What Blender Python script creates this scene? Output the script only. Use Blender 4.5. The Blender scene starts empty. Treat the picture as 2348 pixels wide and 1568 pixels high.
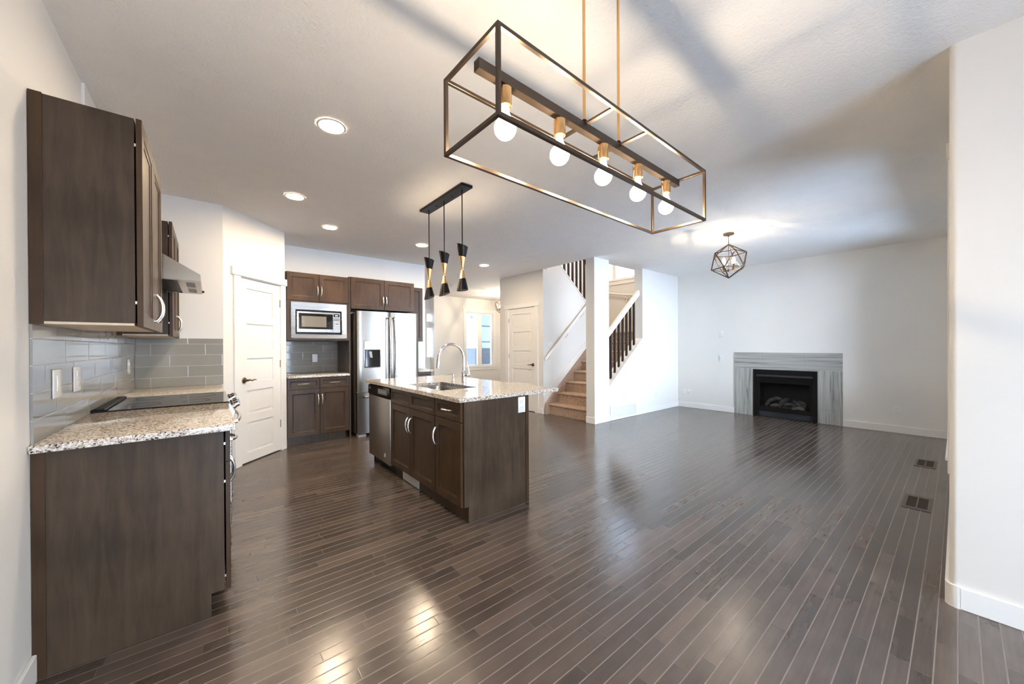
import bpy, bmesh, math, random
from mathutils import Vector, Matrix
random.seed(7)
sc = bpy.context.scene
COL = sc.collection
PI = math.pi

# ------------------------------------------------------------------ camera
yaw, pit, rol = [math.radians(a) for a in (38.5288, -0.21559, -0.27834)]
fw = Vector((math.sin(yaw)*math.cos(pit), math.cos(yaw)*math.cos(pit), math.sin(pit)))
r0 = Vector((math.cos(yaw), -math.sin(yaw), 0)); u0 = r0.cross(fw)
rt = r0*math.cos(rol) + u0*math.sin(rol); upv = -r0*math.sin(rol) + u0*math.cos(rol)
cam = bpy.data.cameras.new('camera'); camo = bpy.data.objects.new('camera', cam); COL.objects.link(camo)
cam.sensor_width = 36; cam.sensor_fit = 'HORIZONTAL'; cam.lens = 836.27/2348*36
cam.shift_x = (1174-1146.13)/2348; cam.shift_y = (797.66-784)/2348
cam.clip_start = 0.05; cam.clip_end = 300
M = Matrix((( rt.x, upv.x, -fw.x, 0), (rt.y, upv.y, -fw.y, 0), (rt.z, upv.z, -fw.z, 1.255), (0, 0, 0, 1)))
camo.matrix_world = M
sc.camera = camo

# ------------------------------------------------------------------ sky and exposure
SKY_STRENGTH = 17.0
BULB = 2500.0
w = bpy.data.worlds.new('sky'); sc.world = w; w.use_nodes = True
nt = w.node_tree; bg = nt.nodes['Background']
tc = nt.nodes.new('ShaderNodeTexCoord'); sp = nt.nodes.new('ShaderNodeSeparateXYZ'); cr = nt.nodes.new('ShaderNodeValToRGB')
nt.links.new(tc.outputs['Generated'], sp.inputs[0]); nt.links.new(sp.outputs['Z'], cr.inputs[0]); nt.links.new(cr.outputs[0], bg.inputs[0])
cr.color_ramp.elements[0].position = 0.0; cr.color_ramp.elements[0].color = (0.68, 0.79, 0.91, 1)
cr.color_ramp.elements[1].position = 0.7; cr.color_ramp.elements[1].color = (0.46, 0.64, 0.92, 1)
bg.inputs[1].default_value = SKY_STRENGTH
sc.view_settings.view_transform = 'Standard'; sc.view_settings.look = 'None'; sc.view_settings.gamma = 1
sc.view_settings.use_curve_mapping = False
sc.view_settings.exposure = 0.98
cy = sc.cycles
cy.max_bounces = 9; cy.diffuse_bounces = 7; cy.glossy_bounces = 4; cy.transparent_max_bounces = 12; cy.transmission_bounces = 4
cy.caustics_reflective = False; cy.caustics_refractive = False; cy.sample_clamp_indirect = 6.0
cy.use_light_tree = True

# ------------------------------------------------------------------ material helpers
def mat(name):
    m = bpy.data.materials.new(name); m.use_nodes = True
    return m, m.node_tree, m.node_tree.nodes['Principled BSDF']
def N(nt, t, **k):
    n = nt.nodes.new(t)
    for a, b in k.items():
        if a == 'ins':
            for i, v in b.items(): n.inputs[i].default_value = v
        else: setattr(n, a, b)
    return n
def L(nt, a, b): nt.links.new(a, b)
def simple(name, col, rough=0.5, metal=0.0, spec=None, coat=0.0):
    m, nt, p = mat(name)
    p.inputs['Base Color'].default_value = (*col, 1); p.inputs['Roughness'].default_value = rough; p.inputs['Metallic'].default_value = metal
    if spec is not None: p.inputs['Specular IOR Level'].default_value = spec
    if coat: p.inputs['Coat Weight'].default_value = coat; p.inputs['Coat Roughness'].default_value = 0.1
    return m
def noisy(name, c0, c1, scale=(5, 5, 5), rough=0.5, bump=0.0, bscale=40, metal=0.0, detail=4, dist=0.002, contrast=(0.3, 0.7)):
    m, nt, p = mat(name)
    t = N(nt, 'ShaderNodeTexCoord'); mp = N(nt, 'ShaderNodeMapping'); mp.inputs['Scale'].default_value = scale
    L(nt, t.outputs['Object'], mp.inputs['Vector'])
    n = N(nt, 'ShaderNodeTexNoise', ins={'Scale': 1.0, 'Detail': detail}); L(nt, mp.outputs[0], n.inputs['Vector'])
    r = N(nt, 'ShaderNodeValToRGB'); e = r.color_ramp.elements
    e[0].position, e[1].position = contrast; e[0].color = (*c0, 1); e[1].color = (*c1, 1)
    L(nt, n.outputs['Fac'], r.inputs[0]); L(nt, r.outputs[0], p.inputs['Base Color'])
    p.inputs['Roughness'].default_value = rough; p.inputs['Metallic'].default_value = metal
    if bump:
        b = N(nt, 'ShaderNodeBump', ins={'Strength': bump, 'Distance': dist})
        n2 = N(nt, 'ShaderNodeTexNoise', ins={'Scale': bscale, 'Detail': 3.0}); L(nt, t.outputs['Object'], n2.inputs['Vector'])
        L(nt, n2.outputs['Fac'], b.inputs['Height']); L(nt, b.outputs[0], p.inputs['Normal'])
    return m
def emis(name, col, strength):
    m, nt, p = mat(name)
    p.inputs['Base Color'].default_value = (*col, 1)
    p.inputs['Emission Color'].default_value = (*col, 1); p.inputs['Emission Strength'].default_value = strength
    return m
def glassmat(name, tint=(1, 1, 1), refl=0.9):
    m = bpy.data.materials.new(name); m.use_nodes = True; nt = m.node_tree; nt.nodes.clear()
    o = N(nt, 'ShaderNodeOutputMaterial'); mx = N(nt, 'ShaderNodeMixShader'); tr = N(nt, 'ShaderNodeBsdfTransparent'); gl = N(nt, 'ShaderNodeBsdfGlossy')
    tr.inputs[0].default_value = (*tint, 1); gl.inputs['Roughness'].default_value = 0.02
    f = N(nt, 'ShaderNodeFresnel', ins={'IOR': 1.45}); mu = N(nt, 'ShaderNodeMath', operation='MULTIPLY', ins={1: refl})
    L(nt, f.outputs[0], mu.inputs[0]); L(nt, mu.outputs[0], mx.inputs[0]); L(nt, tr.outputs[0], mx.inputs[1]); L(nt, gl.outputs[0], mx.inputs[2])
    L(nt, mx.outputs[0], o.inputs[0]); return m

WALL = noisy('wall_paint', (0.785, 0.765, 0.725), (0.80, 0.78, 0.74), (3, 3, 3), 0.55, 0.05, 300)
TRIM = simple('white_trim_paint', (0.86, 0.845, 0.81), 0.35)
DOORW = simple('white_door_paint', (0.86, 0.84, 0.80), 0.33)
CEIL = noisy('textured_ceiling_paint', (0.875, 0.845, 0.80), (0.90, 0.87, 0.825), (6, 6, 6), 0.8, 0.75, 65, dist=0.005)
STEEL = None
def steelmat(name, base=(0.40, 0.38, 0.355), rough=0.27, sc_=(2, 2, 260)):
    m, nt, p = mat(name)
    p.inputs['Base Color'].default_value = (*base, 1); p.inputs['Metallic'].default_value = 1.0
    t = N(nt, 'ShaderNodeTexCoord'); mp = N(nt, 'ShaderNodeMapping'); mp.inputs['Scale'].default_value = sc_
    L(nt, t.outputs['Object'], mp.inputs['Vector'])
    n = N(nt, 'ShaderNodeTexNoise', ins={'Scale': 1.0, 'Detail': 3.0}); L(nt, mp.outputs[0], n.inputs['Vector'])
    mr = N(nt, 'ShaderNodeMapRange', ins={'To Min': rough-0.02, 'To Max': rough+0.03}); L(nt, n.outputs['Fac'], mr.inputs[0]); L(nt, mr.outputs[0], p.inputs['Roughness'])
    b = N(nt, 'ShaderNodeBump', ins={'Strength': 0.02, 'Distance': 0.001}); L(nt, n.outputs['Fac'], b.inputs['Height']); L(nt, b.outputs[0], p.inputs['Normal'])
    return m
STEEL = steelmat('brushed_steel')
STEELV = steelmat('brushed_steel_panel', (0.31, 0.285, 0.26), 0.30, (220, 220, 2))
HOODS = simple('hood_steel', (0.50, 0.44, 0.37), 0.26, 1.0)
CHROME = simple('polished_chrome', (0.85, 0.85, 0.85), 0.06, 1.0)
NICKEL = simple('satin_nickel', (0.86, 0.83, 0.78), 0.26, 1.0)
BRASS = simple('brushed_brass', (0.83, 0.50, 0.22), 0.25, 1.0)
BRONZE = simple('dark_bronze', (0.085, 0.06, 0.042), 0.33, 0.85)
OILB = simple('oil_rubbed_bronze', (0.16, 0.11, 0.07), 0.3, 0.9)
BLACKM = simple('black_metal', (0.004, 0.004, 0.005), 0.35, 0, 0.2)
BLACKG = simple('black_gloss', (0.008, 0.008, 0.009), 0.08)
DARKP = simple('dark_plastic', (0.03, 0.03, 0.032), 0.4)
BAL = simple('dark_baluster_paint', (0.016, 0.010, 0.007), 0.35)
WPLAST = simple('white_plastic', (0.80, 0.80, 0.78), 0.3)
GREYP = simple('grey_plastic', (0.35, 0.35, 0.36), 0.45)
GLASS = glassmat('window_glass')
FGLASS = glassmat('dark_fire_glass', (0.82, 0.86, 0.92), 0.9)
BWARM = emis('lit_filament', (1.0, 0.81, 0.58), BULB)
def glowglass(name, col, strength, clear=0.55):
    m = bpy.data.materials.new(name); m.use_nodes = True; nt = m.node_tree; nt.nodes.clear()
    o = N(nt, 'ShaderNodeOutputMaterial'); mx = N(nt, 'ShaderNodeMixShader', ins={0: clear}); tr = N(nt, 'ShaderNodeBsdfTransparent'); em = N(nt, 'ShaderNodeEmission')
    em.inputs[0].default_value = (*col, 1); em.inputs[1].default_value = strength
    L(nt, em.outputs[0], mx.inputs[1]); L(nt, tr.outputs[0], mx.inputs[2]); L(nt, mx.outputs[0], o.inputs[0]); return m
GLOBE = glowglass('glowing_bulb_glass', (1.0, 0.93, 0.82), 5.0)
BSMALL = emis('lit_small_filament', (1.0, 0.83, 0.62), 7500)
BIN = emis('lit_pendant_bulb', (1.0, 0.80, 0.57), 110)
DOWN = emis('lit_downlight', (1.0, 0.79, 0.55), 200)
MAPLE = noisy('pale_maple_board', (0.62, 0.50, 0.36), (0.70, 0.58, 0.43), (2, 30, 30), 0.4)

def cabinetmat(name, c0, c1, grain):
    m, nt, p = mat(name)
    t = N(nt, 'ShaderNodeTexCoord'); mp = N(nt, 'ShaderNodeMapping'); mp.inputs['Scale'].default_value = grain
    L(nt, t.outputs['Object'], mp.inputs['Vector'])
    n = N(nt, 'ShaderNodeTexNoise', ins={'Scale': 1.0, 'Detail': 6.0, 'Roughness': 0.65, 'Distortion': 0.4}); L(nt, mp.outputs[0], n.inputs['Vector'])
    n2 = N(nt, 'ShaderNodeTexNoise', ins={'Scale': 3.0, 'Detail': 3.0}); L(nt, t.outputs['Object'], n2.inputs['Vector'])
    ad = N(nt, 'ShaderNodeMath', operation='ADD'); L(nt, n.outputs['Fac'], ad.inputs[0]); L(nt, n2.outputs['Fac'], ad.inputs[1])
    hv = N(nt, 'ShaderNodeMath', operation='MULTIPLY', ins={1: 0.5}); L(nt, ad.outputs[0], hv.inputs[0])
    r = N(nt, 'ShaderNodeValToRGB'); e = r.color_ramp.elements
    e[0].position, e[1].position = 0.36, 0.64; e[0].color = (*c0, 1); e[1].color = (*c1, 1)
    L(nt, hv.outputs[0], r.inputs[0]); L(nt, r.outputs[0], p.inputs['Base Color'])
    p.inputs['Roughness'].default_value = 0.40; p.inputs['Specular IOR Level'].default_value = 0.30
    return m
CAB = cabinetmat('dark_stained_maple', (0.034, 0.017, 0.0075), (0.070, 0.038, 0.018), (22, 22, 2.5))
CABP = cabinetmat('dark_stained_panel', (0.034, 0.0215, 0.013), (0.082, 0.055, 0.036), (26, 26, 3.0))

def floormat():
    m, nt, p = mat('dark_oak_strip_floor')
    W, LEN = 0.0585, 1.15
    def MA(op, a, b=None, c=None):
        n = N(nt, 'ShaderNodeMath', operation=op)
        for i, v in enumerate((a, b, c)):
            if v is None: continue
            if isinstance(v, (int, float)): n.inputs[i].default_value = v
            else: L(nt, v, n.inputs[i])
        return n.outputs[0]
    def WN(v, seed):
        n = N(nt, 'ShaderNodeTexWhiteNoise', noise_dimensions='2D'); cx = N(nt, 'ShaderNodeCombineXYZ'); L(nt, v, cx.inputs[0]); cx.inputs[1].default_value = seed
        L(nt, cx.outputs[0], n.inputs['Vector']); return n.outputs['Value']
    t = N(nt, 'ShaderNodeTexCoord'); s = N(nt, 'ShaderNodeSeparateXYZ'); L(nt, t.outputs['Object'], s.inputs[0])
    yy = MA('DIVIDE', s.outputs['Y'], W); row = MA('FLOOR', yy); fy = MA('FRACT', yy)
    off = MA('MULTIPLY', WN(row, 3.1), 9.0)
    xx = MA('ADD', MA('DIVIDE', s.outputs['X'], LEN), off); cell = MA('FLOOR', xx); fx = MA('FRACT', xx)
    cid = MA('ADD', MA('MULTIPLY', row, 57.0), cell)
    cut = MA('MULTIPLY_ADD', WN(cid, 8.3), 0.5, 0.25)
    side = MA('GREATER_THAN', fx, cut)
    bid = MA('ADD', MA('MULTIPLY', cid, 2.0), side)
    rnd = WN(bid, 1.7)
    dx = MA('MINIMUM', MA('MINIMUM', fx, MA('SUBTRACT', 1.0, fx)), MA('ABSOLUTE', MA('SUBTRACT', fx, cut)))
    dxm = MA('MULTIPLY', dx, LEN); dym = MA('MULTIPLY', MA('MINIMUM', fy, MA('SUBTRACT', 1.0, fy)), W)
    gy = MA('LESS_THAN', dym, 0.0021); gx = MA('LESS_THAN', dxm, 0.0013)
    # grain
    cx = N(nt, 'ShaderNodeCombineXYZ'); L(nt, MA('ADD', MA('MULTIPLY', s.outputs['X'], 2.2), MA('MULTIPLY', rnd, 40)), cx.inputs[0]); L(nt, MA('MULTIPLY', s.outputs['Y'], 55), cx.inputs[1]); L(nt, MA('MULTIPLY', rnd, 13), cx.inputs[2])
    g = N(nt, 'ShaderNodeTexNoise', ins={'Scale': 1.0, 'Detail': 5.0, 'Roughness': 0.6, 'Distortion': 0.6}); L(nt, cx.outputs[0], g.inputs['Vector'])
    cx2 = N(nt, 'ShaderNodeCombineXYZ'); L(nt, MA('ADD', MA('MULTIPLY', s.outputs['X'], 7), MA('MULTIPLY', rnd, 70)), cx2.inputs[0]); L(nt, MA('MULTIPLY', s.outputs['Y'], 16), cx2.inputs[1])
    g2 = N(nt, 'ShaderNodeTexNoise', ins={'Scale': 1.0, 'Detail': 3.0}); L(nt, cx2.outputs[0], g2.inputs['Vector'])
    v = MA('ADD', MA('MULTIPLY', MA('POWER', rnd, 1.6), 0.40), MA('ADD', MA('MULTIPLY', g.outputs['Fac'], 0.45), MA('MULTIPLY', g2.outputs['Fac'], 0.35)))
    r = N(nt, 'ShaderNodeValToRGB'); e = r.color_ramp.elements; e[0].position = 0.25; e[1].position = 0.95
    e[0].color = (0.040, 0.031, 0.026, 1); e[1].color = (0.150, 0.113, 0.092, 1)
    m1 = r.color_ramp.elements.new(0.55); m1.color = (0.082, 0.062, 0.051, 1)
    L(nt, v, r.inputs[0])
    mx = N(nt, 'ShaderNodeMix', data_type='RGBA'); L(nt, gy, mx.inputs[0]); L(nt, r.outputs[0], mx.inputs[6]); mx.inputs[7].default_value = (0.21, 0.168, 0.143, 1)  # long grooves painted paler: bevel highlights and dust put into the colour
    mx2 = N(nt, 'ShaderNodeMix', data_type='RGBA'); L(nt, gx, mx2.inputs[0]); L(nt, mx.outputs[2], mx2.inputs[6]); mx2.inputs[7].default_value = (0.05, 0.036, 0.03, 1)
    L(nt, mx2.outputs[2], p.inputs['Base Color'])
    rg = MA('ADD', MA('MULTIPLY', g2.outputs['Fac'], 0.10), MA('MULTIPLY_ADD', MA('MAXIMUM', gy, gx), 0.25, 0.15))
    L(nt, rg, p.inputs['Roughness'])
    h = MA('MULTIPLY', MA('MINIMUM', MA('DIVIDE', dym, 0.004), 1.0), MA('MINIMUM', MA('DIVIDE', dxm, 0.003), 1.0))
    h2 = MA('ADD', h, MA('MULTIPLY', g.outputs['Fac'], 0.10))
    b = N(nt, 'ShaderNodeBump', ins={'Strength': 0.15, 'Distance': 0.0010}); L(nt, h2, b.inputs['Height']); L(nt, b.outputs[0], p.inputs['Normal'])
    p.inputs['Specular IOR Level'].default_value = 1.0
    return m
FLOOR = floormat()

def granitemat():
    m, nt, p = mat('speckled_granite')
    t = N(nt, 'ShaderNodeTexCoord')
    v = N(nt, 'ShaderNodeTexVoronoi', ins={'Scale': 185.0, 'Randomness': 1.0}); L(nt, t.outputs['Object'], v.inputs['Vector'])
    n = N(nt, 'ShaderNodeTexNoise', ins={'Scale': 80.0, 'Detail': 5.0, 'Roughness': 0.7}); L(nt, t.outputs['Object'], n.inputs['Vector'])
    s = N(nt, 'ShaderNodeSeparateColor'); L(nt, v.outputs['Color'], s.inputs[0])
    a = N(nt, 'ShaderNodeMath', operation='MULTIPLY_ADD', ins={1: 0.42, 2: 0.0}); L(nt, s.outputs[0], a.inputs[0])
    b = N(nt, 'ShaderNodeMath', operation='ADD'); L(nt, a.outputs[0], b.inputs[0]); L(nt, n.outputs['Fac'], b.inputs[1])
    r = N(nt, 'ShaderNodeValToRGB'); r.color_ramp.interpolation = 'LINEAR'; e = r.color_ramp.elements
    e[0].position = 0.47; e[0].color = (0.025, 0.022, 0.020, 1); e[1].position = 0.95; e[1].color = (0.84, 0.82, 0.78, 1)
    for pos, c in ((0.53, (0.12, 0.09, 0.075)), (0.59, (0.40, 0.33, 0.27)), (0.69, (0.56, 0.49, 0.42)), (0.80, (0.70, 0.65, 0.59))):
        q = r.color_ramp.elements.new(pos); q.color = (*c, 1)
    L(nt, b.outputs[0], r.inputs[0]); L(nt, r.outputs[0], p.inputs['Base Color'])
    p.inputs['Roughness'].default_value = 0.09
    return m
GRAN = granitemat()

def tilemat(name, axis, W, H, z0, off0, third, col, grout, rough=0.08):
    m, nt, p = mat(name)
    def MA(op, a, b=None, c=None):
        n = N(nt, 'ShaderNodeMath', operation=op)
        for i, v in enumerate((a, b, c)):
            if v is None: continue
            if isinstance(v, (int, float)): n.inputs[i].default_value = v
            else: L(nt, v, n.inputs[i])
        return n.outputs[0]
    t = N(nt, 'ShaderNodeTexCoord'); s = N(nt, 'ShaderNodeSeparateXYZ'); L(nt, t.outputs['Object'], s.inputs[0])
    zz = MA('DIVIDE', MA('SUBTRACT', s.outputs['Z'], z0), H); row = MA('FLOOR', zz); fz = MA('FRACT', zz)
    xx = MA('ADD', MA('DIVIDE', MA('SUBTRACT', s.outputs[axis], off0), W), MA('MULTIPLY', row, third)); fx = MA('FRACT', xx)
    dz = MA('MULTIPLY', MA('MINIMUM', fz, MA('SUBTRACT', 1.0, fz)), H); dx = MA('MULTIPLY', MA('MINIMUM', fx, MA('SUBTRACT', 1.0, fx)), W)
    d = MA('MINIMUM', dz, dx); g = MA('LESS_THAN', d, 0.0016)
    wn = N(nt, 'ShaderNodeTexWhiteNoise', noise_dimensions='2D'); cx = N(nt, 'ShaderNodeCombineXYZ'); L(nt, MA('FLOOR', xx), cx.inputs[0]); L(nt, row, cx.inputs[1]); L(nt, cx.outputs[0], wn.inputs['Vector'])
    r = N(nt, 'ShaderNodeMix', data_type='RGBA'); L(nt, wn.outputs['Value'], r.inputs[0]); r.inputs[6].default_value = (*[c*0.93 for c in col], 1); r.inputs[7].default_value = (*[min(1, c*1.07) for c in col], 1)
    mx = N(nt, 'ShaderNodeMix', data_type='RGBA'); L(nt, g, mx.inputs[0]); L(nt, r.outputs[2], mx.inputs[6]); mx.inputs[7].default_value = (*grout, 1)
    L(nt, mx.outputs[2], p.inputs['Base Color'])
    L(nt, MA('MULTIPLY_ADD', g, 0.5, rough), p.inputs['Roughness'])
    wv = N(nt, 'ShaderNodeTexNoise', ins={'Scale': 5.0, 'Detail': 1.0}); L(nt, t.outputs['Object'], wv.inputs['Vector'])
    hh = MA('ADD', MA('MULTIPLY', MA('MINIMUM', MA('DIVIDE', d, 0.004), 1.0), 0.5), MA('MULTIPLY', wv.outputs['Fac'], 1.2))
    b = N(nt, 'ShaderNodeBump', ins={'Strength': 0.5, 'Distance': 0.0015}); L(nt, hh, b.inputs['Height']); L(nt, b.outputs[0], p.inputs['Normal'])
    return m
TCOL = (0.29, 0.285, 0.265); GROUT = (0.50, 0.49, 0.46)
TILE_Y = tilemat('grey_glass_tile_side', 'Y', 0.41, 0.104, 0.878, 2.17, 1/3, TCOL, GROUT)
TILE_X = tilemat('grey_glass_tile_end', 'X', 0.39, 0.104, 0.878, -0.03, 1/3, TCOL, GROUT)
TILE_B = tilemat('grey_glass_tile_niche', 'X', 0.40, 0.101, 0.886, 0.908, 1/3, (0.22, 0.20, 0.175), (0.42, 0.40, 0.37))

def veinmat(name, horizontal):
    m, nt, p = mat(name)
    t = N(nt, 'ShaderNodeTexCoord'); mp = N(nt, 'ShaderNodeMapping')
    mp.inputs['Scale'].default_value = (0.9, 1, 30) if horizontal else (30, 1, 1.0)
    L(nt, t.outputs['Object'], mp.inputs['Vector'])
    n = N(nt, 'ShaderNodeTexNoise', ins={'Scale': 1.0, 'Detail': 6.0, 'Roughness': 0.62, 'Distortion': 0.5}); L(nt, mp.outputs[0], n.inputs['Vector'])
    r = N(nt, 'ShaderNodeValToRGB'); e = r.color_ramp.elements
    e[0].position = 0.34; e[0].color = (0.13, 0.135, 0.135, 1); e[1].position = 0.66; e[1].color = (0.46, 0.455, 0.42, 1)
    q = r.color_ramp.elements.new(0.45); q.color = (0.31, 0.315, 0.30, 1)
    L(nt, n.outputs['Fac'], r.inputs[0]); L(nt, r.outputs[0], p.inputs['Base Color']); p.inputs['Roughness'].default_value = 0.35
    return m
VEINH = veinmat('striated_stone_tile_across', True); VEINV = veinmat('striated_stone_tile_upright', False)
CARPET = noisy('brown_carpet', (0.30, 0.19, 0.13), (0.60, 0.45, 0.34), (60, 60, 60), 0.95, 0.9, 260, dist=0.006, detail=6)
LOG = noisy('ceramic_log', (0.07, 0.068, 0.065), (0.34, 0.31, 0.27), (14, 40, 40), 0.85, 0.8, 60, dist=0.01)
LOGP = noisy('pale_split_log', (0.26, 0.22, 0.15), (0.60, 0.50, 0.34), (14, 40, 40), 0.85, 0.6, 60, dist=0.008)
EMBER = noisy('ember_bed', (0.02, 0.02, 0.02), (0.22, 0.22, 0.22), (60, 60, 60), 0.9, 1.0, 90, dist=0.01)
SNOW = noisy('snow', (0.48, 0.50, 0.53), (0.60, 0.62, 0.65), (1, 1, 1), 0.8)
def sidingmat(name, col, pitch, z0=0.0):
    m, nt, p = mat(name)
    t = N(nt, 'ShaderNodeTexCoord'); s = N(nt, 'ShaderNodeSeparateXYZ'); L(nt, t.outputs['Object'], s.inputs[0])
    a = N(nt, 'ShaderNodeMath', operation='DIVIDE', ins={1: pitch}); L(nt, s.outputs['Z'], a.inputs[0])
    f = N(nt, 'ShaderNodeMath', operation='FRACT'); L(nt, a.outputs[0], f.inputs[0])
    g = N(nt, 'ShaderNodeMath', operation='LESS_THAN', ins={1: 0.09}); L(nt, f.outputs[0], g.inputs[0])
    mx = N(nt, 'ShaderNodeMix', data_type='RGBA'); L(nt, g.outputs[0], mx.inputs[0]); mx.inputs[6].default_value = (*col, 1); mx.inputs[7].default_value = (*[c*0.2 for c in col], 1)
    L(nt, mx.outputs[2], p.inputs['Base Color']); p.inputs['Roughness'].default_value = 0.6
    return m
SIDE = sidingmat('white_lap_siding', (0.30, 0.32, 0.34), 0.15)
SIDEG = sidingmat('grey_lap_siding', (0.13, 0.16, 0.19), 0.55)
STONE = noisy('stacked_ledge_stone', (0.006, 0.007, 0.009), (0.030, 0.035, 0.042), (9, 9, 45), 0.8, 0.8, 25, dist=0.01)
ROOF = noisy('dark_shingles', (0.012, 0.014, 0.016), (0.03, 0.033, 0.036), (8, 8, 20), 0.9)

# ------------------------------------------------------------------ mesh helpers
class MB:
    def __init__(s): s.bm = bmesh.new()
    def box(s, x0, x1, y0, y1, z0, z1, bev=0.0, seg=1):
        m = Matrix.Translation(((x0+x1)/2, (y0+y1)/2, (z0+z1)/2)) @ Matrix.Diagonal((abs(x1-x0), abs(y1-y0), abs(z1-z0), 1))
        r = bmesh.ops.create_cube(s.bm, size=1.0, matrix=m)
        if bev:
            ed = list({e for v in r['verts'] for e in v.link_edges})
            bmesh.ops.bevel(s.bm, geom=ed, offset=bev, segments=seg, affect='EDGES', profile=0.5)
        return s
    def loft(s, loops, closed=True, cap0=True, cap1=True):
        vs = [[s.bm.verts.new(p) for p in lp] for lp in loops]
        for a, b in zip(vs, vs[1:]):
            n = len(a)
            for i in range(n if closed else n-1):
                s.bm.faces.new((a[i], a[(i+1) % n], b[(i+1) % n], b[i]))
        if cap0: s.bm.faces.new(vs[0][::-1])
        if cap1: s.bm.faces.new(vs[-1])
        return s
    def prism(s, poly, axis, a, b):
        def P(p, t):
            return {'x': (t, p[0], p[1]), 'y': (p[0], t, p[1]), 'z': (p[0], p[1], t)}[axis]
        return s.loft([[P(p, a) for p in poly], [P(p, b) for p in poly]])
    def tube(s, pts, r, seg=12, cap=True, square=False):
        pts = [Vector(p) for p in pts]; n = len(pts)
        rs = r if isinstance(r, (list, tuple)) else [r]*n
        d0 = (pts[1]-pts[0]).normalized()
        ref = Vector((0, 0, 1)) if abs(d0.z) < 0.9 else Vector((0, 1, 0))
        u = d0.cross(ref).normalized(); loops = []
        for i, p in enumerate(pts):
            d = (pts[min(i+1, n-1)]-pts[max(i-1, 0)]).normalized()
            u = (u - d*u.dot(d)).normalized(); v = d.cross(u)
            k = 4 if square else seg; rr = rs[i]*(1.4142 if square else 1); a0 = PI/4 if square else 0
            loops.append([p + (u*math.cos(a0+2*PI*j/k)+v*math.sin(a0+2*PI*j/k))*rr for j in range(k)])
        return s.loft(loops, cap0=cap, cap1=cap)
    def lathe(s, prof, c=(0, 0, 0), seg=24, axis='z', cap=True):
        loops = []
        for r, h in prof:
            lp = []
            for j in range(seg):
                a = 2*PI*j/seg; x, y = r*math.cos(a), r*math.sin(a)
                q = {'z': (x, y, h), 'x': (h, x, y), 'y': (y, h, x)}[axis]
                lp.append((c[0]+q[0], c[1]+q[1], c[2]+q[2]))
            loops.append(lp)
        return s.loft(loops, cap0=cap, cap1=cap)
    def sphere(s, c, r, seg=20, zs=1.0):
        bmesh.ops.create_uvsphere(s.bm, u_segments=seg, v_segments=seg//2+2, radius=r, matrix=Matrix.Translation(c) @ Matrix.Diagonal((1, 1, zs, 1)))
        return s
    def rects(s, x0, x1, z0, z1, prof, cap0=True):
        """nested rectangles in the xz plane; prof = (inset, y)"""
        return s.loft([[(x0+i, y, z0+i), (x1-i, y, z0+i), (x1-i, y, z1-i), (x0+i, y, z1-i)] for i, y in prof], cap0=cap0)
def build(name, mb, material, parent=None, loc=None, rotz=0.0, smooth=True, angle=35, label=None, mats=None):
    bm = mb.bm; bmesh.ops.recalc_face_normals(bm, faces=bm.faces[:])
    me = bpy.data.meshes.new(name)
    lim = math.radians(angle)
    if smooth:
        for f in bm.faces: f.smooth = True
        for e in bm.edges:
            if len(e.link_faces) == 2 and e.calc_face_angle(0) > lim: e.smooth = False
    if mats:
        for f in bm.faces:
            if mats[1](f.calc_center_median()): f.material_index = 1
    bm.to_mesh(me); bm.free(); me.materials.append(material)
    if mats: me.materials.append(mats[0])
    o = bpy.data.objects.new(name, me); COL.objects.link(o)
    if parent: o.parent = parent
    if loc: o.location = loc
    if rotz: o.rotation_euler = (0, 0, rotz)
    if label: o['label'] = label
    return o
def thing(name, label, cat, loc=(0, 0, 0), rotz=0.0, group=None, kind=None):
    o = bpy.data.objects.new(name, None); COL.objects.link(o); o.location = loc; o.rotation_euler = (0, 0, rotz)
    o.empty_display_size = 0.1
    o['label'] = label; o['category'] = cat
    if group: o['group'] = group
    if kind: o['kind'] = kind
    return o
def tag(o, label, cat, group=None):
    o['label'] = label; o['category'] = cat
    if group: o['group'] = group
    return o
def struct(name, mb, m, **k):
    o = build(name, mb, m, **k); o['kind'] = 'structure'; return o
def sthing(name, loc=(0, 0, 0), rotz=0.0, label=None):
    o = bpy.data.objects.new(name, None); COL.objects.link(o); o.location = loc; o.rotation_euler = (0, 0, rotz); o['kind'] = 'structure'
    if label: o['label'] = label
    return o
def dup(root, loc, rotz=None, label=None, group=None):
    r = root.copy(); COL.objects.link(r); r.location = loc
    if rotz is not None: r.rotation_euler = (0, 0, rotz)
    if label: r['label'] = label
    if group: r['group'] = group
    for ch in [o for o in bpy.data.objects if o.parent == root]:
        c = ch.copy(); COL.objects.link(c); c.parent = r
        for g in [o for o in bpy.data.objects if o.parent == ch]:
            d = g.copy(); COL.objects.link(d); d.parent = c
    return r

# ------------------------------------------------------------------ room numbers (metres)
XL, XF, YL, ZC = -0.53, 7.638, 3.633, 2.686
XD, YN, YB, YR, XB, XQ, YQ = 2.786, 0.026, 4.595, 5.838, 0.111, 0.739, 5.223
XS, YS, YW, YFR, YREAR = 4.835, 4.782, 6.058, 9.0, -2.6
ZK = 0.894
ZS = 2.95; ZT = 5.2

# floor
struct('floor', MB().box(XL-0.12, XF+0.12, YREAR-0.12, 9.37, -0.12, 0.0), FLOOR)
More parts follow.
